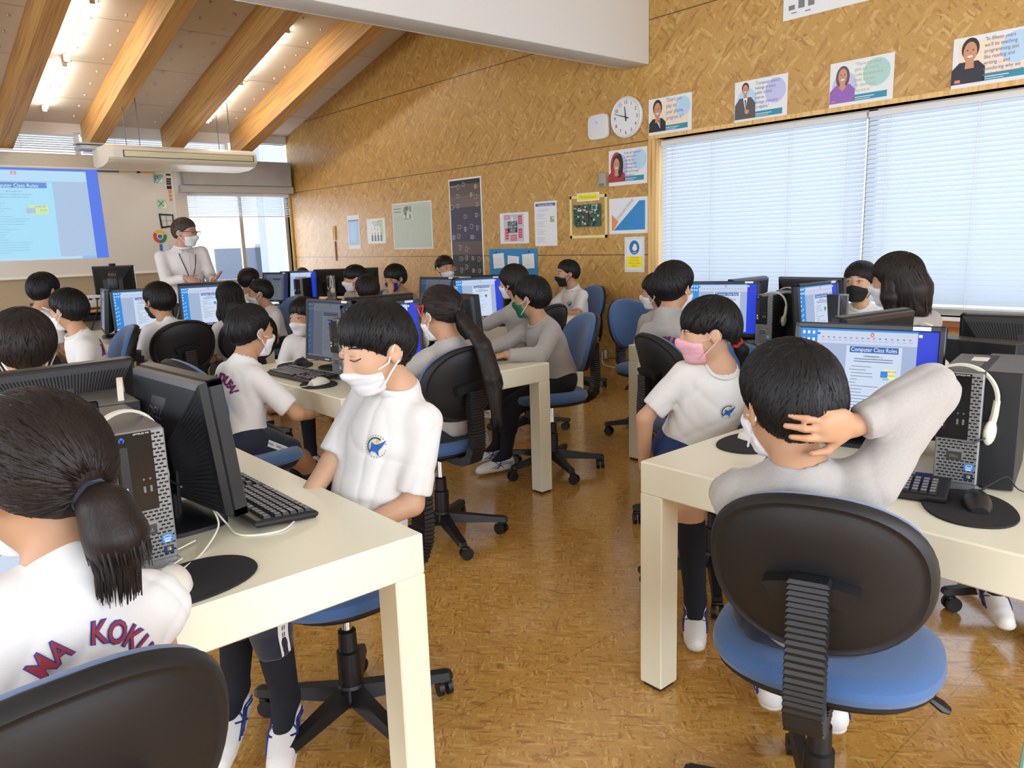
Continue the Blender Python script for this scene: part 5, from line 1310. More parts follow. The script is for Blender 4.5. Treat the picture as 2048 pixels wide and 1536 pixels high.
for k in range(60):
    a = 2 * PI * k / 60; T2 = Tc @ Matrix.Rotation(a, 4, 'Z'); mb.quad((.141, -.0008, .0312), (.147, -.0008, .0312), (.147, .0008, .0312), (.141, .0008, .0312), 0, T2)
mb.build('numerals', m_ink, r)
for nm, ang, L, wd in (('hour_hand', 97, .085, .006), ('minute_hand', 162, .125, .0045)):
    T2 = Tc @ Matrix.Rotation(ang * D2R, 4, 'Z'); MB().add([(-.03, -wd, .033), (L, -wd * .4, .033), (L, wd * .4, .033), (-.03, wd, .033), (-.03, -wd, .035), (L, -wd * .4, .035), (L, wd * .4, .035), (-.03, wd, .035)], [(0, 3, 2, 1), (4, 5, 6, 7), (0, 1, 5, 4), (1, 2, 6, 5), (2, 3, 7, 6), (3, 0, 4, 7)], 0, T2).build(nm, m_ink, r)
r = empty('wireless_access_point', (XW - .001, 4.71, 2.262), 0, 'white rounded-square wireless box left of the clock', 'access point')
mb = MB().loft([[(-d, a * k, b * k) for a, b in superell(.118, .106, 0, 48, 4.5)] for k, d in ((.93, 0), (1, .006), (1, .024), (.96, .032), (.8, .036), (.05, .037))]); mb.build('cover', m_white, r)
MB().tube([(-.0372, .005 + .008 * math.cos(t), .035 + .008 * math.sin(t)) for t in np.linspace(0, 2 * PI, 16, endpoint=False)], .0022, 6, closed=True).build('status_light', EM('ap_light', '#3a6cff', 1.6), r)
r = empty('wall_box', (XW - .001, 4.668, 1.815), 0, 'small grey plastic box between the headscarf poster and the board', 'wall box'); MB().box((-.03, -.036, -.057), (0, .036, .057), bev=.004).build('cover', M('grey_box', '#9a9c92', .5), r); MB().box((-.0315, -.028, -.05), (-.0295, .028, -.03)).build('lid_clip', m_grey, r)
for i, (y, lab) in enumerate(((4.661, 'left grey wall socket plate with white cord beneath'), (4.507, 'right grey wall socket plate beside the left leg of a cream desk'))):
    r = empty('wall_socket', (XW - .001, y, .281), 0, lab, 'socket', 'wall sockets'); MB().box((-.006, -.037, -.058), (0, .037, .058), bev=.002).build('plate', M('socket_plate', '#8f8b80', .4, metal=.4), r); MB().box((-.010, -.013, -.038), (-.005, .013, .038), bev=.001).build('outlet', m_cream, r)
o = MB().tube([(XW - .01, 4.70, .30), (XW - .012, 4.702, .22), (XW - .012, 4.68, .185), (XW - .012, 4.62, .175), (XW - .012, 4.53, .17), (XW - .012, 4.4, .155), (XW - .012, 4.2, .15)], .004, 8).build('electric_cable', m_cream); tag(o, 'thin white cord running along the wall under the sockets', 'cord')

# ------------------------------------------------------------------ front of the room
FT = lambda x, z, d: Matrix(((1, 0, 0, x), (0, 0, -1, YF - d), (0, 1, 0, z), (0, 0, 0, 1)))     # local x right, y up, z towards the room
r = empty('whiteboard', (.5, YF - .05, 1.08), 0, 'wide white board on the front wall with stickers at its right edge', 'whiteboard')
W_, H_ = 3.0, 1.26
MB().box((0, -.01, 0), (W_, .045, H_)).build('board', M('board_white', '#d5d1c6', .35, var=.01), r)
mb = MB().box((-.02, -.018, -.02), (W_ + .02, .045, 0)).box((-.02, -.018, H_), (W_ + .02, .045, H_ + .018)).box((-.02, -.018, 0), (0, .045, H_)).box((W_, -.018, 0), (W_ + .02, .045, H_)); mb.build('board_frame', m_cream, r)
MB().box((.05, -.07, -.03), (W_ - .05, -.01, -.018)).build('pen_tray', m_cream, r)
# projected picture: self-lit sheet on the board in place of the projector beam, leaning to the right at its lower edge
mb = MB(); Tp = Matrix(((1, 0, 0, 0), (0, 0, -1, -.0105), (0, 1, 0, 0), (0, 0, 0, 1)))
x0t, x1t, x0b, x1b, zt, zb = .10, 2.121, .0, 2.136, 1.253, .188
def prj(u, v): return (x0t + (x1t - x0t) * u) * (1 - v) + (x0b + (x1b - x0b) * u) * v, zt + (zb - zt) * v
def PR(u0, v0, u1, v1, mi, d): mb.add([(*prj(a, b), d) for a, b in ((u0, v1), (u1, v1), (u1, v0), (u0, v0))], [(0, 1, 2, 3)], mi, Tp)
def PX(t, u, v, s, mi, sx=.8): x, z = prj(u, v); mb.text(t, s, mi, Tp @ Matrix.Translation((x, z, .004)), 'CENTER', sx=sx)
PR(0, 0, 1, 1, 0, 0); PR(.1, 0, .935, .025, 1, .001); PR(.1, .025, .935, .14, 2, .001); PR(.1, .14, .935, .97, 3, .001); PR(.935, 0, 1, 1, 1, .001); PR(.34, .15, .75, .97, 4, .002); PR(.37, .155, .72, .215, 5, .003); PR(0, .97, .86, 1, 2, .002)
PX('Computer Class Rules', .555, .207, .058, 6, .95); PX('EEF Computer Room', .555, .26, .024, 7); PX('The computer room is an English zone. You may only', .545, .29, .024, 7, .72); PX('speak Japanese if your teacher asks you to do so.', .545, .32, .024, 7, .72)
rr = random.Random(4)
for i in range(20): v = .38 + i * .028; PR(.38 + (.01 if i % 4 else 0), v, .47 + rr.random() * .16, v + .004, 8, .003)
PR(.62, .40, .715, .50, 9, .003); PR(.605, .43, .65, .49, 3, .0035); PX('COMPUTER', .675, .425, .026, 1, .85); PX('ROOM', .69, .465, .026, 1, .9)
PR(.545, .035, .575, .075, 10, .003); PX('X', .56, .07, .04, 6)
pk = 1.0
mb.build('glowing_projection', [EM('proj_' + n, c, pk) for n, c in (('sky', '#7ec2ee'), ('blue', '#5479e6'), ('ribbon', '#b3dcf4'), ('grey', '#a9c3e0'), ('page', '#a6dcf6'), ('title', '#5f8fd0'), ('white', '#dff2fb'), ('text', '#6f96b4'), ('line', '#86b2cc'), ('yellow', '#cfe6a0'), ('red', '#d79fb0'))], r)
def sticker(x, z, label, fn):
    o_ = MB(); cols = fn(o_); ob = o_.build('board_magnet', [pm(c, .5) for c in cols]); ob.matrix_world = FT(x, z, .0655); tag(ob, label, 'magnet', 'stickers on the whiteboard')
def s_pub(mb):
    rect(mb, -.06, -.055, .06, .055, 0, 0); rect(mb, -.05, -.045, -.005, .045, 1, .002); poly(mb, [(-.01, -.05), (.055, -.05), (.055, .02)], 2, .002); mb.text('P', .10, 3, Matrix.Translation((-.052, -.03, .004))); return ['#7fae9e', '#a5c7bb', '#d9e4dc', '#1e5560']
def s_exc(mb):
    rect(mb, -.06, -.065, .06, .06, 0, 0); poly(mb, [(-.01, -.06), (.055, -.06), (.055, .03)], 1, .002); mb.text('X', .11, 2, Matrix.Translation((-.052, -.035, .004))); return ['#b9d2b4', '#e2e8d6', '#2e7d46']
def s_win(mb):
    A = [(-.092, .092), (.092, .080), (.092, -.078), (-.080, -.102)]; B_ = [(-.070, .068), (.075, .062), (.075, -.058), (-.058, -.074)]
    for i in range(4): j = (i + 1) % 4; poly(mb, [A[i], A[j], B_[j], B_[i]], 0, .002)
    rect(mb, -.004, -.07, 0, .066, 0, .002); rect(mb, -.066, -.004, .075, 0, 0, .002); return ['#1d1c1e']
def s_chr(mb):
    for k, c in enumerate((0, 1, 2)):
        a = PI / 2 + PI / 6 + 2 * PI * k / 3 + .35; mb.add([(0, 0, .001)] + [(.085 * math.cos(a + t), .085 * math.sin(a + t), .001) for t in np.linspace(0, 2 * PI / 3, 12)], [(0, i, i + 1) for i in range(1, 12)], c)
    disc(mb, 0, 0, .040, .040, 3, .002); disc(mb, 0, 0, .030, .030, 4, .003); return ['#c9402f', '#2f7d4a', '#e3b62a', '#e8e8e8', '#3b6cb8']
def s_blk(mb): rect(mb, -.03, -.012, .03, .012, 0, 0); return ['#18181a']
def s_org(mb): disc(mb, 0, 0, .022, .022, 0, 0, 12); return ['#dc8a4a']
sticker(3.333, 2.246, 'square teal letter P magnet at the board top right', s_pub); sticker(3.345, 1.93, 'square pale green letter X magnet on the board', s_exc); sticker(3.378, 1.715, 'black four-pane window outline magnet on the board', s_win); sticker(3.273, 1.513, 'round red, yellow, green and blue wheel magnet beside the teacher', s_chr)
o = MB().box((-.015, -.08, 0), (.02, .08, .004)).box((.0, -.08, 0), (.10, .08, .003), 1).build('board_magnet', [pm('#2f66b0'), pm('#c9d9e6')]); o.matrix_world = FT(3.27, 1.335, .0655); tag(o, 'blue-edged card on the board just behind the shoulder of the teacher', 'magnet', 'stickers on the whiteboard')
for i, dz in enumerate((0, .055, .085, .115, .15, .17)): sticker(3.462 - .004 * (i > 1), 2.30 - dz, ['top', 'second', 'third', 'fourth', 'fifth', 'lowest'][i] + ' small black bar magnet in the column at the board right edge', s_blk)
for i in range(3): sticker(3.462, 2.085 - i * .05, ['top', 'middle', 'bottom'][i] + ' orange round magnet in the column of three', s_org)
for (xa, xb, c, lab) in ((2.62, 2.87, '#4a4b50', 'long dark bar magnet at the top edge of the board'), (2.88, 3.12, '#c9b76a', 'long pale yellow bar magnet at the top edge of the board'), (3.08, 3.30, '#d9a325', 'deep yellow bar magnet at the top edge of the board')):
    o = MB().box((xa, -.014, 0), (xb, .006, .006)).build('board_magnet', pm(c)); o.matrix_world = FT(0, 2.325, .0655); tag(o, lab, 'magnet', 'stickers on the whiteboard')

# hanging air conditioner
r = empty('air_conditioner', (2.33, 9.0, 2.235), 0, 'long cream air conditioner hanging from the sloping ceiling', 'air conditioner')
L = 1.60; prof = [(0, .075), (0, .158), (.02, .182), (.10, .215), (.62, .215), (.66, .20), (.66, .03), (.55, .0), (.26, .0), (.07, .028), (.02, .055)]
mb = MB(); mb.loft([[(x, y, z) for y, z in prof] for x in (0.05, L - .05)], smooth=False); mb.loft([[(0.0 + (.02 if s else 0), y * .96 + .01, z * .96 + .005) for y, z in prof] if s == 0 else [(0.05, y, z) for y, z in prof] for s in (0, 1)], smooth=False); mb.loft([[(L - .05, y, z) for y, z in prof], [(L, y * .96 + .01, z * .96 + .005) for y, z in prof]], smooth=False)
mb.build('casing', m_cream, r); 
MB().box((.14, -.004, .080), (L - .04, .004, .152), 0).build('outlet_gap', m_ink, r); MB().box((.150, -.010, .086), (L - .05, -.002, .147), bev=.004).build('louvre', M('ac_louvre', '#d8cfa6', .45), r)
for x in (.28, .42, 1.30, 1.44): MB().cyl((x, .35, .21), (x, .35, .85), .005, n=6).build('hanger_rod', m_grey, r)
MB().box((-.15, .45, .20), (.16, .75, .235)).box((-.17, .5, .255), (.1, .7, .27)).build('pipe_cover', M('grey_metal', '#b4bab8', .4, metal=.4), r)
# fluorescent strips under the sloping boards
TUBE = EM('lamp_tube', '#fff6e4', 24.)
for i, (x, ya, lab) in enumerate(((2.05, 9.70, 'lower glowing strip light between the two left roof beams'), (2.05, 8.44, 'upper glowing strip light between the two left roof beams'), (3.87, 9.70, 'lower glowing strip light between the two right roof beams'), (3.87, 8.42, 'upper glowing strip light between the two right roof beams'), (.25, 9.0, 'unseen strip light, added beyond the left edge'), (.25, 7.6, 'second unseen strip light, added beyond the left edge'))):  # last two strips are out of view, added for more light
    r = empty('strip_light', (x, ya, zc(ya) - .055), 0, lab, 'strip light', 'fluorescent strip lights'); r.rotation_euler.x = -SL
    MB().cyl((0, -.585, 0), (0, .585, 0), .024, n=14).build('tube', TUBE, r); MB().box((-.012, -.60, .026), (.012, .60, .05)).build('batten', m_white, r)
    for s in (-1, 1): MB().box((-.022, s * .60 - .014, -.028), (.022, s * .60 + .014, .05), bev=.003).build('lamp_holder', m_cream, r)
# ------------------------------------------------------------------ computers on the desks
# nearest desk on the left
monitor(.565, 1.845, 4, 'near black monitor back with raised silver logo, beside the boy with closed eyes', 'bright')
monitor(.36, 2.175, 95, 'wide slotted monitor back at the left, above the head of the nearest girl', 'side')
monitor(.135, 1.60, 268, 'monitor mostly hidden behind the head of the nearest girl at the left', 'bright')
tower(.402, 1.585, 268, 'computer tower with a pale grille front beside the ponytail of the nearest girl')
tower(.46, 2.22, 88, 'black computer tower behind the silver-grille tower on the left desk')
headset(.402, 1.70, 1.012, 20, 'white headset lying over the pale-grille tower on the left desk')
headset(.487, 2.03, 1.03, 75, 'white headset hanging between the two monitor backs on the left desk', ry=.25)
keyboard(.705, 1.845, 0, 'black keyboard with grey keys in front of the boy with closed eyes')
pad(.435, 1.475, 10, 'black oval mouse mat at the right elbow of the nearest girl'); mouse(.405, 1.475, 80, 'white', 'white mouse on the mat beside the nearest girl')
mouse(.47, 2.03, 60, 'white', 'white mouse half hidden behind the near monitor stand', z=.70)
# nearest desk on the right
monitor(2.235, 1.00, 193, 'bright monitor showing Computer Class Rules in front of the boy scratching his head', 'bright')
monitor(2.56, 1.13, 82, 'grey-lit monitor back with raised logo behind the top edge of the bright right monitor', 'side')
monitor(2.69, .70, 8, 'black slotted monitor back at the right edge of the picture', 'side')
tower(1.977, .657, 191, 'black computer tower with a headset on it at the right edge of the picture')
tower(2.34, .66, 12, 'dark computer tower with a paper label on top at the far right'); 
o = MB().box((-.03, -.018, 0), (.03, .018, .001)).build('paper_label', m_label); o.location = (2.2, .69, .9915); o.rotation_euler.z = .2; tag(o, 'pale paper strip on top of the headset-bearing tower at the right', 'label')
tower(2.62, 1.0, 80, 'computer tower under the white arch of a hanging headset, right of the Class Rules monitor')
headset(2.02, .665, 1.003, 191 + 90 - 12, 'large white headset over the tower at the right edge of the picture', ry=0.06)
headset(2.56, .985, 1.03, 60, 'white headset hanging behind the right side of the Class Rules monitor', ry=.3)
keyboard(1.86, .86, 196, 'black keyboard under the elbow of the boy scratching his head'); pad(1.865, .585, 30, 'black oval mouse mat with a black mouse at the right'); mouse(1.885, .575, 25, 'black', 'shiny black mouse on the mat at the right edge')
pad(2.03, 1.24, 5, 'black oval mouse mat behind the left ear of the boy scratching his head'); mouse(2.06, 1.245, 270, 'white', 'pale mouse almost hidden by the ear of the boy scratching his head')
keyboard(2.42, 1.25, 84, 'black keyboard in front of the girl in the pink mask')
# middle desk
monitor(1.93, 3.17, 266, 'lit monitor half hidden behind the head of the boy with closed eyes', 'bright')
monitor(1.885, 3.58, 186, 'dim monitor left of the head of the boy with closed eyes', 'dim')
monitor(2.19, 3.60, 88, 'monitor back with raised logo behind the lit monitor of the middle desk', 'side')
monitor(2.47, 3.30, -4, 'monitor seen edge-on just right of the long-ponytail girl', 'side')
tower(1.74, 3.285, 184, 'slim black tower in front of the dim monitor on the middle desk'); tower(2.27, 3.15, 268, 'black tower just left of the long-ponytail girl')
headset(2.268, 3.20, .995, 0, 'white headset beside the ear of the long-ponytail girl')
keyboard(1.655, 3.50, 182, 'black keyboard with pale keys in front of the boy with the purple back print'); pad(1.612, 3.235, 70, 'black mouse mat holding a white mouse on the middle desk', sx=.105, sy=.085); mouse(1.615, 3.235, 200, 'white', 'white mouse at the corner of the middle desk')
pad(1.80, 3.87, 60, 'dark mouse mat behind the dim monitor on the middle desk'); mouse(1.83, 3.87, 30, 'black', 'black mouse behind the keyboard with pale keys')
mouse(2.60, 3.13, 120, 'black', 'black mouse under the sleeve of the boy with the green mask', z=.70); keyboard(1.93, 2.96, 268, 'keyboard under the hands of the long-ponytail girl')
# desk by the window
monitor(3.82, 2.545, 205, 'monitor in front of the spiky-haired boy by the window', 'bright')
monitor(4.30, 2.27, 0, 'black monitor back in front of the window blind', 'side')
monitor(3.90, 2.03, 268, 'pale grey-looking screen standing in front of a black monitor back by the window', 'bright')
monitor(4.16, 2.60, 92, 'small light grey monitor back against the left half of the blind', 'side')
tower(3.82, 2.285, 186, 'black tower with white headset, beside the spiky-haired boy'); tower(4.15, 2.36, 182, 'black tower between the monitors in front of the blind'); tower(4.02, 1.93, 268, 'pale tower edge between the grey screen and the boy in the black mask')
headset(3.90, 2.275, 1.003, 276, 'white headset hanging on the tower beside the spiky-haired boy', ry=.06); headset(4.2, 2.36, 1.005, 270, 'white headset loop on top of the tower under the blind'); headset(4.03, 2.03, 1.0, 0, 'white headset arch just behind the edge of the grey screen')
mouse(3.72, 2.30, 5, 'black', 'dark mouse under the hand of the spiky-haired boy', z=.70); pad(3.66, 2.14, 10, 'blue oval mouse mat by the window desk edge', m_padb); mouse(3.68, 2.12, 15, 'white', 'white mouse on the blue mat by the window'); keyboard(3.62, 2.62, 186, 'keyboard of the spiky-haired boy by the window')
# desk by the flake-board wall
monitor(3.66, 4.60, 254, 'lit monitor under the blue pocket chart', 'bright'); monitor(3.57, 4.97, 190, 'small dim monitor below the dark timeline poster', 'dim')
monitor(3.97, 4.75, 60, 'black monitor back behind the lit monitor under the pocket chart', 'side'); tower(3.50, 4.70, 200, 'black tower between two monitors by the wall'); headset(3.47, 4.64, 1.005, 240, 'white headset hanging on the tower by the wall')
tower(4.05, 4.55, 262, 'black tower beside the hair of the girl in grey by the wall'); headset(4.02, 4.50, 1.0, 300, 'small white headset loop at the hair of the girl in grey')
keyboard(3.62, 4.44, 262, 'black keyboard under the lit monitor by the wall')
# desk in front of the teacher
monitor(1.685, 6.14, 262, 'lit monitor behind the boy whose chair has a red sticker', 'bright'); monitor(2.165, 6.13, 258, 'lit monitor in front of the girl with long straight hair', 'bright')
monitor(1.50, 6.36, 170, 'dark monitor edge left of the lit monitor in front of the teacher', 'side'); tower(1.93, 6.28, 268, 'black tower with tangled cords between the two lit monitors'); monitor(2.3, 6.55, 80, 'black monitor behind the tower in front of the teacher', 'side')
keyboard(1.64, 5.96, 265, 'black keyboard left of the chair with a red sticker'); keyboard(2.13, 5.97, 262, 'black keyboard in front of the long-haired girl')
# farthest desk
monitor(3.90, 8.10, 232, 'lit monitor standing nearest the front window', 'bright'); monitor(3.60, 8.02, 196, 'dim monitor left of the lit one by the front window', 'dim'); tower(3.70, 7.72, 225, 'slim black tower before the two far monitors'); monitor(4.33, 8.16, 45, 'black monitor back right of the lit monitor by the front window', 'side'); monitor(4.60, 7.95, 60, 'small grey monitor back beside the girl with the white mask', 'side')
tower(4.1, 7.75, 240, 'black tower behind the headset near the white-masked girl'); headset(4.06, 7.66, 1.005, 250, 'white headset hanging left of the white-masked girl'); keyboard(3.55, 7.42, 225, 'keyboard on the farthest desk'); mouse(3.68, 7.33, 45, 'black', 'black mouse on the farthest desk', z=.70)
MB2 = MB()
o = MB().box((-.18, -.11, 0), (.18, .11, .004)).box((-.15, -.10, .004), (.19, .09, .007)).build('paper_sheets', m_paper); o.location = (3.50, 8.0, .70); o.rotation_euler.z = .5; tag(o, 'loose white papers lying on the farthest desk', 'papers')
# cords on the near desks
def cord(name, pts, mat, lab, r=.0022): 
    P = [Vector(p) for p in pts]; Q = []
    for i in range(len(P) - 1):
        a, b, c, d = P[max(0, i - 1)], P[i], P[i + 1], P[min(len(P) - 1, i + 2)]
        for k in range(6):
            t = k / 6; Q.append(.5 * ((2 * b) + (c - a) * t + (2 * a - 5 * b + 4 * c - d) * t * t + (3 * b - a - 3 * c + d) * t ** 3))
    Q.append(P[-1]); o = MB().tube([q[:] for q in Q], r, 6).build(name, mat); tag(o, lab, 'cord', 'loose cords on the desks')
cord('cord', [(.43, 1.53, .706), (.50, 1.60, .703), (.56, 1.66, .73), (.565, 1.70, .76), (.59, 1.70, .72), (.60, 1.64, .703), (.68, 1.60, .703), (.75, 1.66, .706)], m_cream, 'thin white cord looping past the near monitor foot')
cord('cord', [(.50, 1.72, .76), (.51, 1.74, .85), (.53, 1.78, .90)], m_black, 'black cord dropping behind the near monitor', .004)
cord('cord', [(.46, 1.68, .704), (.50, 1.78, .71), (.56, 1.86, .706), (.50, 1.95, .704), (.46, 2.05, .704)], m_black, 'black cord lying behind the near monitor stand', .003)
cord('cord', [(1.94, .60, .71), (1.97, .57, .74), (2.00, .55, .75), (2.01, .52, .72), (2.1, .45, .704), (2.2, .40, .704)], m_black, 'black mouse cord looping in front of the right tower')
cord('cord', [(2.30, .56, .85), (2.33, .55, .75), (2.34, .53, .71), (2.42, .5, .706), (2.5, .42, .706)], m_black, 'black cord behind the right tower', .004)
cord('cord', [(1.85, 6.2, .9), (1.87, 6.17, .82), (1.90, 6.16, .76), (1.95, 6.17, .85), (1.97, 6.2, .9)], m_cream, 'pale tangled cord between the lit monitors by the teacher', .003)
cord('cord', [(2.02, .47, .02), (1.985, .455, .18), (1.975, .46, .28), (1.99, .44, .36), (2.02, .40, .42)], M('cord_green', '#8fc9bb', .4), 'pale green cord curling at the lower right edge', .006)
# front desk, projector and shelf
r = empty('teacher_desk', (2.05, 9.15, 0), 0, 'black-topped desk in front of the whiteboard', 'desk'); MB().box((-.55, -.28, .80), (.55, .32, .83), bev=.003).build('tabletop', m_black, r)
for sx in (-1, 1): MB().box((sx * .53 - .02, -.26, 0), (sx * .53 + .02, .30, .80)).build('side_panel', m_beige, r)
o = MB().box((-.16, -.12, 0), (.02, .12, .15)).build('printer_box', m_white); 
o.location = (1.72, 9.05, .83); tag(o, 'white box-shaped device on the black-topped desk', 'device')
MB().add([(.02, -.12, 0), (.12, -.12, 0), (.02, -.12, .15), (.02, .12, 0), (.12, .12, 0), (.02, .12, .15)], [(0, 1, 2), (3, 5, 4), (1, 4, 5, 2), (0, 3, 4, 1)]).build('sloping_cover', m_white, o)
monitor(2.22, 8.95, 62, 'black monitor back with a camera clipped on top, on the black-topped desk', 'side', z=.83)
o = MB().box((-.03, -.02, 0), (.03, .02, .025), bev=.006).tube([(0, 0, .0), (.01, .03, -.03), (.005, .045, -.07)], .006, 6).build('webcam', m_black); o.location = (2.22, 8.97, 1.19); tag(o, 'small black camera clipped to the monitor top by the whiteboard', 'camera')
o = MB().box((-.15, -.1, 0), (.15, .1, .05), bev=.006).box((-.12, -.08, .05), (.1, .08, .075), bev=.006, mi=1).build('document_player', [m_black, m_dark]); o.location = (1.98, 9.0, .83); tag(o, 'flat black device left of the monitor with a camera', 'device')
r = empty('low_table', (1.62, 7.75, 0), 0, 'low brown table under the yellow shelf box', 'table'); MB().box((-.45, -.3, .54), (.55, .3, .575)).build('tabletop', SILLW, r)
for sx in (-.42, .52):
    for sy in (-.27, .27): MB().box((sx - .025, sy - .025, 0), (sx + .025, sy + .025, .54)).build('leg', SILLW, r)
r = empty('shelf_box', (1.66, 7.72, .575), 0, 'yellow wooden open shelf box under the white projector', 'shelf'); mw = wood_material('shelf_wood', '#d9aa52', '#b98637', (3, 60, 60)); mw2 = wood_material('shelf_side', '#d8bd8a', '#bf9f66', (60, 3, 60))
MB().box((-.30, -.2, .245), (.30, .2, .265)).box((-.30, -.2, 0), (.30, .2, .02)).box((-.28, -.2, .02), (-.26, .2, .245)).box((.28, -.2, .02), (.30, .2, .245)).build('carcass', mw, r); MB().box((-.302, -.198, 0), (-.281, .2, .262)).build('side_panel', mw2, r); MB().box((-.26, .17, .02), (.28, .2, .245)).build('back_panel', m_label, r)
o = MB().box((-.15, -.11, .0), (.22, .1, .055), bev=.004).build('video_player', m_black); o.location = (1.70, 7.75, .735); tag(o, 'black player inside the yellow shelf box', 'device')
MB().box((-.14, -.09, -.14), (-.11, -.05, .0)).build('support', m_black, o)
r = empty('projector', (1.60, 7.70, .84), 8 * D2R, 'white projector with a row of sockets, standing on the yellow shelf box', 'projector')
MB().box((-.20, -.14, .012), (.20, .14, .118), bev=.028, seg=4).build('casing', m_white, r)
mb = MB()
for i, (x, w) in enumerate(((-.09, .02), (-.06, .012), (-.03, .014), (.03, .03), (.085, .034), (-.02, .01), (.0, .01))): z = .085 if i < 5 else .06; mb.box((x, -.143, z), (x + w, -.138, z + .014))
mb.box((-.13, -.145, .055), (-.10, -.138, .075)); mb.build('sockets', m_black, r)
for s in (-1, 1): MB().cyl((s * .13, -.08, 0), (s * .13, -.08, .014), .014, n=10).build('foot', m_black, r)
mb = MB(); mb.tube([(-.115, -.14, .06), (-.09, -.19, -.05), (-.03, -.22, -.2), (.0, -.22, -.262)], .007, 6).tube([(.10, -.14, .09), (.07, -.2, -.0), (.0, -.22, -.15), (-.06, -.22, -.262)], .005, 6); mb.build('cable', m_black, r)

# ------------------------------------------------------------------ people
def seatp(lab, head, hyaw, byaw, hip, chairlab=None, dz=0., **k):
    d = dict(label=lab, head=head, hyaw=hyaw, byaw=byaw, hip=hip, seat=.485 + dz, s=.95); d.update(k); rng_ = math.hypot(head[0], head[1]); d.setdefault('res', min(.0115, max(.0042, rng_ * .0021))); d.setdefault('locks', 0 if rng_ > 7.4 else int(1500 / rng_)); d.setdefault('mask', 'white')
    if rng_ < 7.6: d.setdefault('eyes', 'open')
    p = person(d)
    if chairlab: f = dirv(k.get('cyaw', byaw)); c = k.get('chair', (hip[0] + f[0] * .03, hip[1] + f[1] * .03)); chair(c[0], c[1], k.get('cyaw', byaw), chairlab, dz, k.get('bdz', 0))
    return p
seatp('girl with a short low ponytail and white tee, back to the camera, nearest at left', (.165, 1.20, 1.035), 114, 92, (.08, 1.10), 'nearest chair at lower left, big black oval back with blue edge', cyaw=93, chair=(.10, 1.11), print='near', hair='tied', hairm=m_hairb, s=.98,
      tail=dict(path=[(0, -.108, -.022), (.002, -.130, -.040), (.004, -.140, -.078), (.002, -.135, -.118)], r=[.018, .030, .036, .026], n=420, wid=.0022, tie=(0, -.108, -.022), tr=.019), armR=dict(w=(.315, 1.225, .555), fd=(.1, .15, -1), pn=(-1, 0, .0), pole=(.1, .5, -.2), curl=35), armL=dict(w=(-.05, 1.42, .735)), locks=3200, pz=.63, px=.02)
seatp('boy in a white tee with emblem and lowered eyelids, white mask below his nose', (1.02, 1.72, 1.07), 181, 190, (.985, 1.79), 'chair behind the boy with closed eyes, at the left aisle', chair=(.925, 1.805), cyaw=182, emblem=True, eyes='down', pitch=-14, hair='short', maskdrop=.016, skin=m_skin2, locks=1900, crown=(.0, -.45, .9),
      armL=dict(w=(.865, 1.655, .625), pole=(.6, -.2, -.7), fd=(-1, .35, -.25)), slv=.86, armR=dict(w=(.80, 1.86, .60), pole=(.8, .35, -.5)), legL=dict(ankle=(.74, 1.82, .155), toe=235, tip=-.25), legR=dict(ankle=(.66, 1.96, .16), toe=230, tip=-.25), sidestripe=True, bottom='capri', cap=.42, res=.0042)
seatp('boy in a grey sweatshirt scratching the back of his head, seen from behind', (1.335, .745, 1.01), 62, 27, (1.43, .73), 'chair under the boy scratching his head, full oval back and blue seat facing away', dz=.015, chair=(1.46, .71), cyaw=20, bdz=-.04, top='sweat', hair='short', locks=2600, vol=.018,
      armR=dict(w=(1.342, .617, .985), pole=(.85, -.35, -.35), fd=(-.95, .28, .14), pn=(.3, .95, .05), curl=26), armL=dict(w=(1.60, 1.02, .735), fd=(.8, .3, -.1)), legL=dict(ankle=(1.80, 1.02, .12), toe=40), legR=dict(ankle=(1.84, .86, .11), toe=30), sho=(0, .03), res=.0042, neck=1.05)
seatp('girl in a pink mask turning her head, white tee with emblem', (2.255, 1.565, 1.0), 138, 226, (2.315, 1.655), 'chair hidden under the girl in the pink mask', cyaw=200, chair=(2.40, 1.62), mask='pink', emblem=True, hair='bangs', bmat=m_navy2, sock=.12, syaw=222, skin=m_skin2, eyes='open', locks=900,
      tail=dict(path=[(0, -.10, -.055), (.01, -.118, -.085), (.012, -.12, -.125)], r=[.016, .022, .010], n=60, wid=.003, tie=(0, -.10, -.055), tr=.016, tm=M('tie_red', '#a3202c', .5)), armR=dict(w=(2.135, 1.745, .50), fd=(.05, -.05, -1), pn=(1, -.6, 0), pole=(-.6, .5, 0)), armL=dict(w=(2.42, 1.43, .60)), legR=dict(ankle=(2.06, 1.46, .10), toe=215), legL=dict(ankle=(2.22, 1.30, .1), toe=225))
seatp('girl with a very long dark ponytail and red hair clip, grey sweatshirt', (1.92, 2.68, 1.03), 96, 90, (1.94, 2.68), 'chair whose black back is crossed by the very long ponytail', chair=(1.93, 2.75), top='sweat', hair='tied', hairm=m_hairb, pitch=-10, line='tied',
      tail=dict(path=[(.0, -.105, -.005), (.002, -.140, -.05), (.004, -.185, -.10), (.006, -.222, -.16), (.008, -.245, -.30), (.010, -.235, -.45)], r=[.014, .023, .028, .032, .036, .020], n=420, wid=.0032, tie=(0, -.105, -.005), tr=.016), clip=[(-.086, -.005, .045), (-.086, .035, .04), (-.088, .018, .0), (-.084, .035, .05), (-.082, .06, .045)], armL=dict(w=(1.77, 2.93, .735), pole=(-.9, -.3, -.2), fd=(.3, 1, -.1)), armR=dict(w=(2.12, 2.93, .735), pole=(.9, -.3, -.2), fd=(-.3, 1, -.1)), bottom='long')
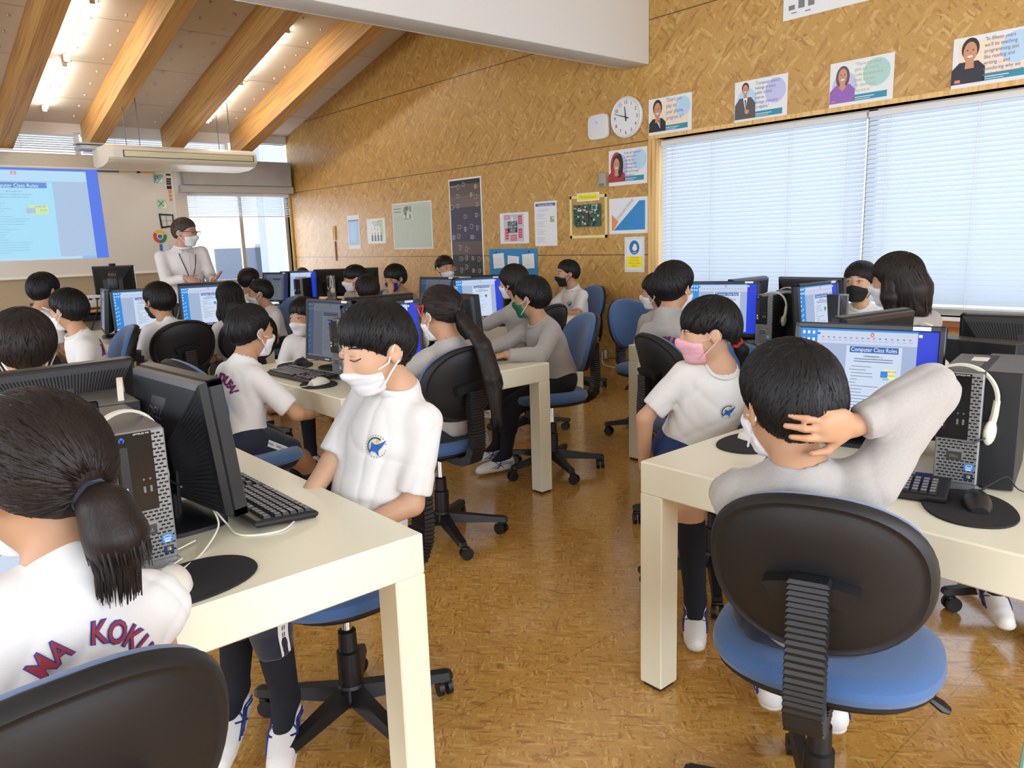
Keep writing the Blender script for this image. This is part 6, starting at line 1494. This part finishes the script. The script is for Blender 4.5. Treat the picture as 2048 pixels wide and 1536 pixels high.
seatp('boy with close-cropped hair and purple back print, white tee, at the middle desk', (1.30, 3.19, .985), 14, 8, (1.20, 3.19), 'chair of the close-cropped boy with the purple back print', chair=(1.215, 3.19), cyaw=4, print='far', hair='crop', vol=.010, sidestripe=True, locks=300,
      armR=dict(w=(1.50, 3.10, .60), pole=(-.2, -.9, -.3), fd=(1, .2, -.1)), armL=dict(w=(1.50, 3.28, .60)), legL=dict(ankle=(1.62, 3.42, .15), toe=24), legR=dict(ankle=(1.68, 3.28, .15), toe=12))
seatp('boy in a green patterned mask, grey sweatshirt, leaning on the middle desk', (2.90, 3.18, 1.01), 115, 163, (3.03, 3.12), 'chair right of the middle desk, black back with blue edge', cyaw=158, chair=(3.0, 3.13), top='sweat', mask='green', hair='short', vol=.018, bottom='capri', bmat=m_sock,
      armL=dict(w=(2.57, 3.02, .745), pole=(.1, -.8, -.5), fd=(-1, .1, -.05)), armR=dict(w=(2.60, 3.28, .745), fd=(-1, -.1, -.05)), legL=dict(ankle=(2.80, 3.32, .10), toe=165), legR=dict(ankle=(2.86, 3.46, .12), toe=165))
seatp('dark-haired girl in grey, back turned, at the desk by the flake-board wall', (3.43, 3.93, 1.05), 104, 92, (3.50, 3.85), 'chair with plain black back behind the boy in the green mask', cyaw=98, top='sweat', hair='long', hairm=m_hairb, drape=[([(0, -.05, .0), (0, -.085, -.08), (0, -.08, -.16)], [.07, .075, .05], 60)], armL=dict(w=(3.30, 4.25, .735)))
seatp('boy in a black mask sitting by the flake-board wall, seen in profile', (4.75, 4.73, 1.03), 150, 172, (4.84, 4.71), 'chair against the flake-board wall with blue front', mask='black', emblem=True, hair='crop', vol=.011, bmat=m_navy, locks=160, armL=dict(w=(4.50, 4.62, .735)), armR=dict(w=(4.48, 4.80, .735)))
seatp('boy with thick hair holding his dark blue mask with one hand', (3.70, 5.82, 1.03), 190, 222, (3.76, 5.90), None, mask='blue', top='sweat', hair='bowl', vol=.018, pitch=-10, armR=dict(w=(3.585, 5.70, .92), fd=(.1, .25, 1), pn=(.8, .5, 0), pole=(-.3, -.2, -.9)), eyes='down')
chair(3.80, 5.95, 262, 'empty-looking blue chair back below the green grid chart')
seatp('girl in a white mask with parted hair, profile, below the narrow blue poster', (3.47, 6.12, 1.035), 160, 205, (3.52, 6.18), None, hair='bangs', top='sweat', locks=150)
seatp('brown-haired child, only the back of the head visible above a monitor back', (3.02, 5.14, .985), 70, 15, (2.95, 5.10), None, hair='short', hairm=m_hairb, top='sweat', vol=.017)
seatp('child whose forehead shows above the small dim monitor by the dark poster', (4.30, 5.88, 1.085), 262, 268, (4.32, 5.97), None, hair='tied', hairm=m_hairb)
seatp('child whose brown hair just shows above a monitor near the front window', (4.20, 8.62, .96), 250, 262, (4.22, 8.7), None, hair='short', hairm=m_hairb)
seatp('boy in front of the bright window, turned right', (2.93, 7.10, 1.03), 5, 12, (2.86, 7.08), None, hair='short', print='far', armR=dict(w=(3.15, 6.95, .6)), legL=dict(ankle=(3.33, 7.15, .10)), legR=dict(ankle=(3.35, 7.0, .12)), sock=.6)
seatp('close-cropped boy with white mask straps in front of the front window, looking left', (2.68, 6.33, .955), 150, 178, (2.78, 6.33), 'blue-fronted chair below the front window', hair='crop', vol=.012, locks=120)
seatp('girl with long straight black hair, back to the camera', (2.0, 5.23, .995), 84, 88, (2.02, 5.14), 'dark oval chair back of the girl with long straight hair', hair='long', vol=.014, drape=[([(0, -.04, .03), (0, -.075, -.06), (0, -.08, -.15), (0, -.075, -.21)], [.075, .082, .080, .066], 150), ([(.06, -.02, -.02), (.07, -.03, -.1), (.07, -.03, -.18)], [.03, .035, .02], 30), ([(-.06, -.02, -.02), (-.07, -.03, -.1), (-.07, -.03, -.18)], [.03, .035, .02], 30)])
seatp('boy with shaggy black hair and black mask in the chair with a red sticker', (1.525, 5.18, 1.02), 110, 92, (1.56, 5.12), 'oval black chair back with a white and red sticker', chair=(1.575, 5.13), cyaw=91, mask='black', hair='bowl', vol=.016, bmat=m_sock)
seatp('boy at the far left turned right, white tee with print on the back', (1.05, 5.98, 1.095), 30, 14, (.95, 5.95), 'blue-fronted chair at the far left behind two boys', cyaw=20, print='far', hair='bowl', vol=.016)
seatp('boy at left with round black hair, white tee, looking at the projected picture', (.955, 4.91, 1.02), 128, 176, (1.06, 4.92), 'bright blue chair back showing right of the round-haired boy', print='far', hair='short', vol=.018)
seatp('child at left edge whose dark head shows above the wide monitor back', (.415, 2.82, 1.05), 84, 150, (.45, 2.83), None, hair='short', hairm=m_hairb, vol=.018, locks=900)
chair(.55, 4.2, 85, 'chair at the left edge, only the top of its black back visible', 0.05)
seatp('child peeking from behind the dim monitor on the middle desk', (2.13, 4.41, .905), 205, 262, (2.16, 4.50), None, hair='short')
seatp('spiky-haired boy in grey with a purple arched back print by the window', (2.99, 2.26, 1.085), 2, 6, (2.95, 2.13), 'chair in front of the window, black back with ribbed bar, beside the pink mask', chair=(2.90, 2.06), cyaw=-22, top='sweat', print='far', hair='short', vol=.02, armR=dict(w=(3.66, 2.27, .745), pole=(0, -.8, -.4), fd=(1, .1, -.12), curl=22), armL=dict(w=(3.35, 2.50, .62)), locks=700, s=1.0)
seatp('long-haired girl in grey half hidden behind the spiky-haired boy', (3.90, 3.09, .98), 112, 255, (4.0, 3.22), 'blue chair front left of the spiky-haired boy', cyaw=262, chair=(4.03, 3.26), top='sweat', hair='long', hairm=m_hairb, drape=[([(0, -.04, .0), (0, -.08, -.08), (0, -.08, -.18)], [.075, .078, .05], 60), ([(.06, 0, -.02), (.07, .0, -.12), (.07, 0, -.2)], [.03, .03, .02], 20)])
seatp('boy in a black mask facing the camera in front of the window blind', (4.675, 2.157, 1.01), 184, 186, (4.80, 2.17), None, mask='black', hair='short', eyes='open', gaze=.4, hs=1.08, locks=260, skin=m_skin2, res=.0065, pitch=2)
seatp('girl with chin-length dark hair and grey sweatshirt by the window, head turned away', (3.50, 1.46, 1.105), 96, 58, (3.46, 1.38), 'grey-lit chair back right of the chin-length-haired girl', cyaw=40, top='sweat', print='far', hair='long', hairm=m_hairb, vol=.016, locks=600,
      drape=[([(0, -.03, .03), (0, -.06, -.05), (0, -.065, -.12)], [.082, .088, .074], 160), ([(.055, .0, .0), (.068, .0, -.07), (.062, .0, -.13)], [.035, .038, .026], 60), ([(-.055, .0, .0), (-.068, .0, -.07), (-.062, .0, -.13)], [.035, .038, .026], 60)])
seatp('pupil beyond the right edge, one dark sock and white shoe visible below', (3.10, .45, 1.05), 180, 178, (3.24, .48), 'chair at the right edge, only a base leg visible under the desk', chair=(2.98, .72), cyaw=190, legR=dict(ankle=(2.72, .835, .105), toe=212, tip=-.1), legL=dict(ankle=(2.8, .5, .1)), res=.009, locks=0)
# teacher
T_, H_ = person(dict(label='standing teacher in a white shirt and glasses with a black lanyard', head=(2.39, 7.12, 1.485), hyaw=-50, pitch=-8, byaw=268, syaw=262, hip=(2.40, 7.26), stand=True, hs=1.09, s=1.05, shw=.165, girth=1.15, top='shirt', bottom='long', bmat=M('trousers_dark', '#23252b', .8), hair='crop', hairm=m_hairg, vol=.010, mask='white', eyes='open', res=.0085, skin=M('skin_adult', '#b98d76', .5), group='the teacher', locks=260, collar=False,
                    armR=dict(w=(2.29, 6.93, 1.09), pole=(-.5, .5, -.7), fd=(.6, -.5, -.3), pn=(.4, .5, -.3), curl=35), armL=dict(w=(2.52, 6.92, 1.06), pole=(.35, .5, -.8), fd=(.2, -.7, .35), pn=(-.5, 0, .8), curl=12)))
del T_['group']
og = Vector((2.40, 7.26, 0)); W_ = lambda p: tuple(Vector(H_.w(p)) - og)
mb = MB()
for s in (-1, 1): mb.tube([W_((s * .031 + .022 * math.cos(t), .104, .006 + .015 * math.sin(t))) for t in np.linspace(0, 2 * PI, 16, endpoint=False)], .0018, 5, closed=True); mb.tube([W_((s * .053, .10, .012)), W_((s * .075, .06, .012)), W_((s * .084, -.01, .004))], .0028, 6)
mb.tube([W_((-.009, .106, .01)), W_((.009, .106, .01))], .0018, 5); mb.build('glasses', m_ink, T_)
shirt_o = [c for c in T_.children if c.name.startswith('shirt')][0]
bvt = BVHTree.FromPolygons([v.co for v in shirt_o.data.vertices], [tuple(p.vertices) for p in shirt_o.data.polygons])
def onshirt(x, z, off=.004):
    fw = Vector(dirv(262)); rt = Vector(dirv(172)); o0 = Vector((-.0, -.04, z)) + rt * (-x) + fw * .5; hh = bvt.ray_cast(o0, -fw); return (hh[0] + fw * off)[:] if hh[0] is not None else None
for nm, pl, rad, mt in (('lanyard', [(-.075, 1.30), (-.06, 1.24), (-.04, 1.18), (-.02, 1.12), (-.005, 1.06), (.004, 1.02)], .004, m_ink), ('lanyard', [(.065, 1.29), (.055, 1.22), (.04, 1.15), (.025, 1.08), (.006, 1.02)], .004, m_ink), ('button_placket', [(0, 1.28), (0, 1.2), (0, 1.1), (0, 1.0)], .003, m_shirt)):
    L = [onshirt(x, z) for x, z in pl]; L = [p for p in L if p]
    if len(L) > 1: MB().tube(L, rad, 6).build(nm, mt, T_)
mb = MB()
nbv = Vector(H_.w((0, -.02, -.125))) - og
for s in (-1, 1):
    fw = Vector(dirv(262)); rt = Vector(dirv(172)); A0 = nbv + rt * s * .062 + Vector((0, 0, .02)); B0_ = nbv + rt * s * .012 + fw * .075 + Vector((0, 0, -.04)); C0 = nbv + rt * s * .075 + fw * .075 + Vector((0, 0, -.055))
    mb.add([A0[:], B0_[:], C0[:], (A0 + rt * s * .02 + Vector((0, 0, -.035)))[:]], [(0, 1, 2, 3)])
mb.tube([(nbv + rt * .066 * math.cos(t) + fw * .066 * math.sin(t) + Vector((0, 0, .012 - .02 * max(0, math.sin(t)))))[:] for t in np.linspace(0, 2 * PI, 24, endpoint=False)], .013, 8, closed=True); mb.build('shirt_collar', m_shirt, T_)
# tidy the shoe master
for kd in SHOE_KIDS: bpy.data.objects.remove(kd)
bpy.data.objects.remove(SHOE)
# red sticker on one chair back
for o in list(bpy.data.objects):
    if o.get('label') == 'oval black chair back with a white and red sticker':
        MB().box((-.2535, -.045, .845), (-.2505, .035, .885)).box((-.2545, .02, .848), (-.253, .035, .882), 1).build('sticker', [m_label, pm('#a8323c')], o)

# ------------------------------------------------------------------ light
w = bpy.data.worlds.new('daylight'); SC.world = w; w.use_nodes = True; nt = w.node_tree
bg = nt.nodes['Background']; bg.inputs[0].default_value = lin('#dfeaf6'); bg.inputs[1].default_value = 1.6
def area(name, loc, rot, sx, sy, e, col='#ffffff'):
    l = bpy.data.lights.new(name, 'AREA'); l.shape = 'RECTANGLE'; l.size = sx; l.size_y = sy; l.energy = e; l.color = lin(col)[:3]
    o = bpy.data.objects.new(name, l); COL.objects.link(o); o.location = loc; o.rotation_euler = rot; return o
area('daylight_side_window', (XW + .9, 2.4, 1.6), (0, 78 * D2R, 0), 3.0, 4.2, 62, '#d6e6ff')
area('daylight_front_window', (4.4, YF + 1.0, 1.6), (-95 * D2R, 0, 0), 1.9, 1.9, 60, '#eef4ff')
area('added_fill_left', (XL - .35, 3.5, 1.7), (0, -90 * D2R, 0), 1.7, 10.5, 380, '#eaf1ff')  # added fill lamp outside the assumed left openings, out of view
area('daylight_back_windows', (1.0, YB - .35, 1.7), (90 * D2R, 0, 0), 7.0, 1.7, 340, '#eaf1ff')  # added fill lamp behind the camera, outside the assumed back opening
sun = bpy.data.lights.new('sun', 'SUN'); sun.energy = 5; sun.angle = .02; so_ = bpy.data.objects.new('sun', sun); COL.objects.link(so_); so_.rotation_euler = (math.radians(35), 0, math.radians(-20))
SC.view_settings.view_transform = 'Standard'; SC.view_settings.look = 'None'; SC.view_settings.gamma = 1; SC.view_settings.exposure = .0
SC.cycles.use_denoising = True; SC.cycles.max_bounces = 7; SC.cycles.diffuse_bounces = 4; SC.cycles.glossy_bounces = 3; SC.cycles.transparent_max_bounces = 12; SC.cycles.sample_clamp_indirect = 6; SC.cycles.caustics_reflective = False; SC.cycles.caustics_refractive = False
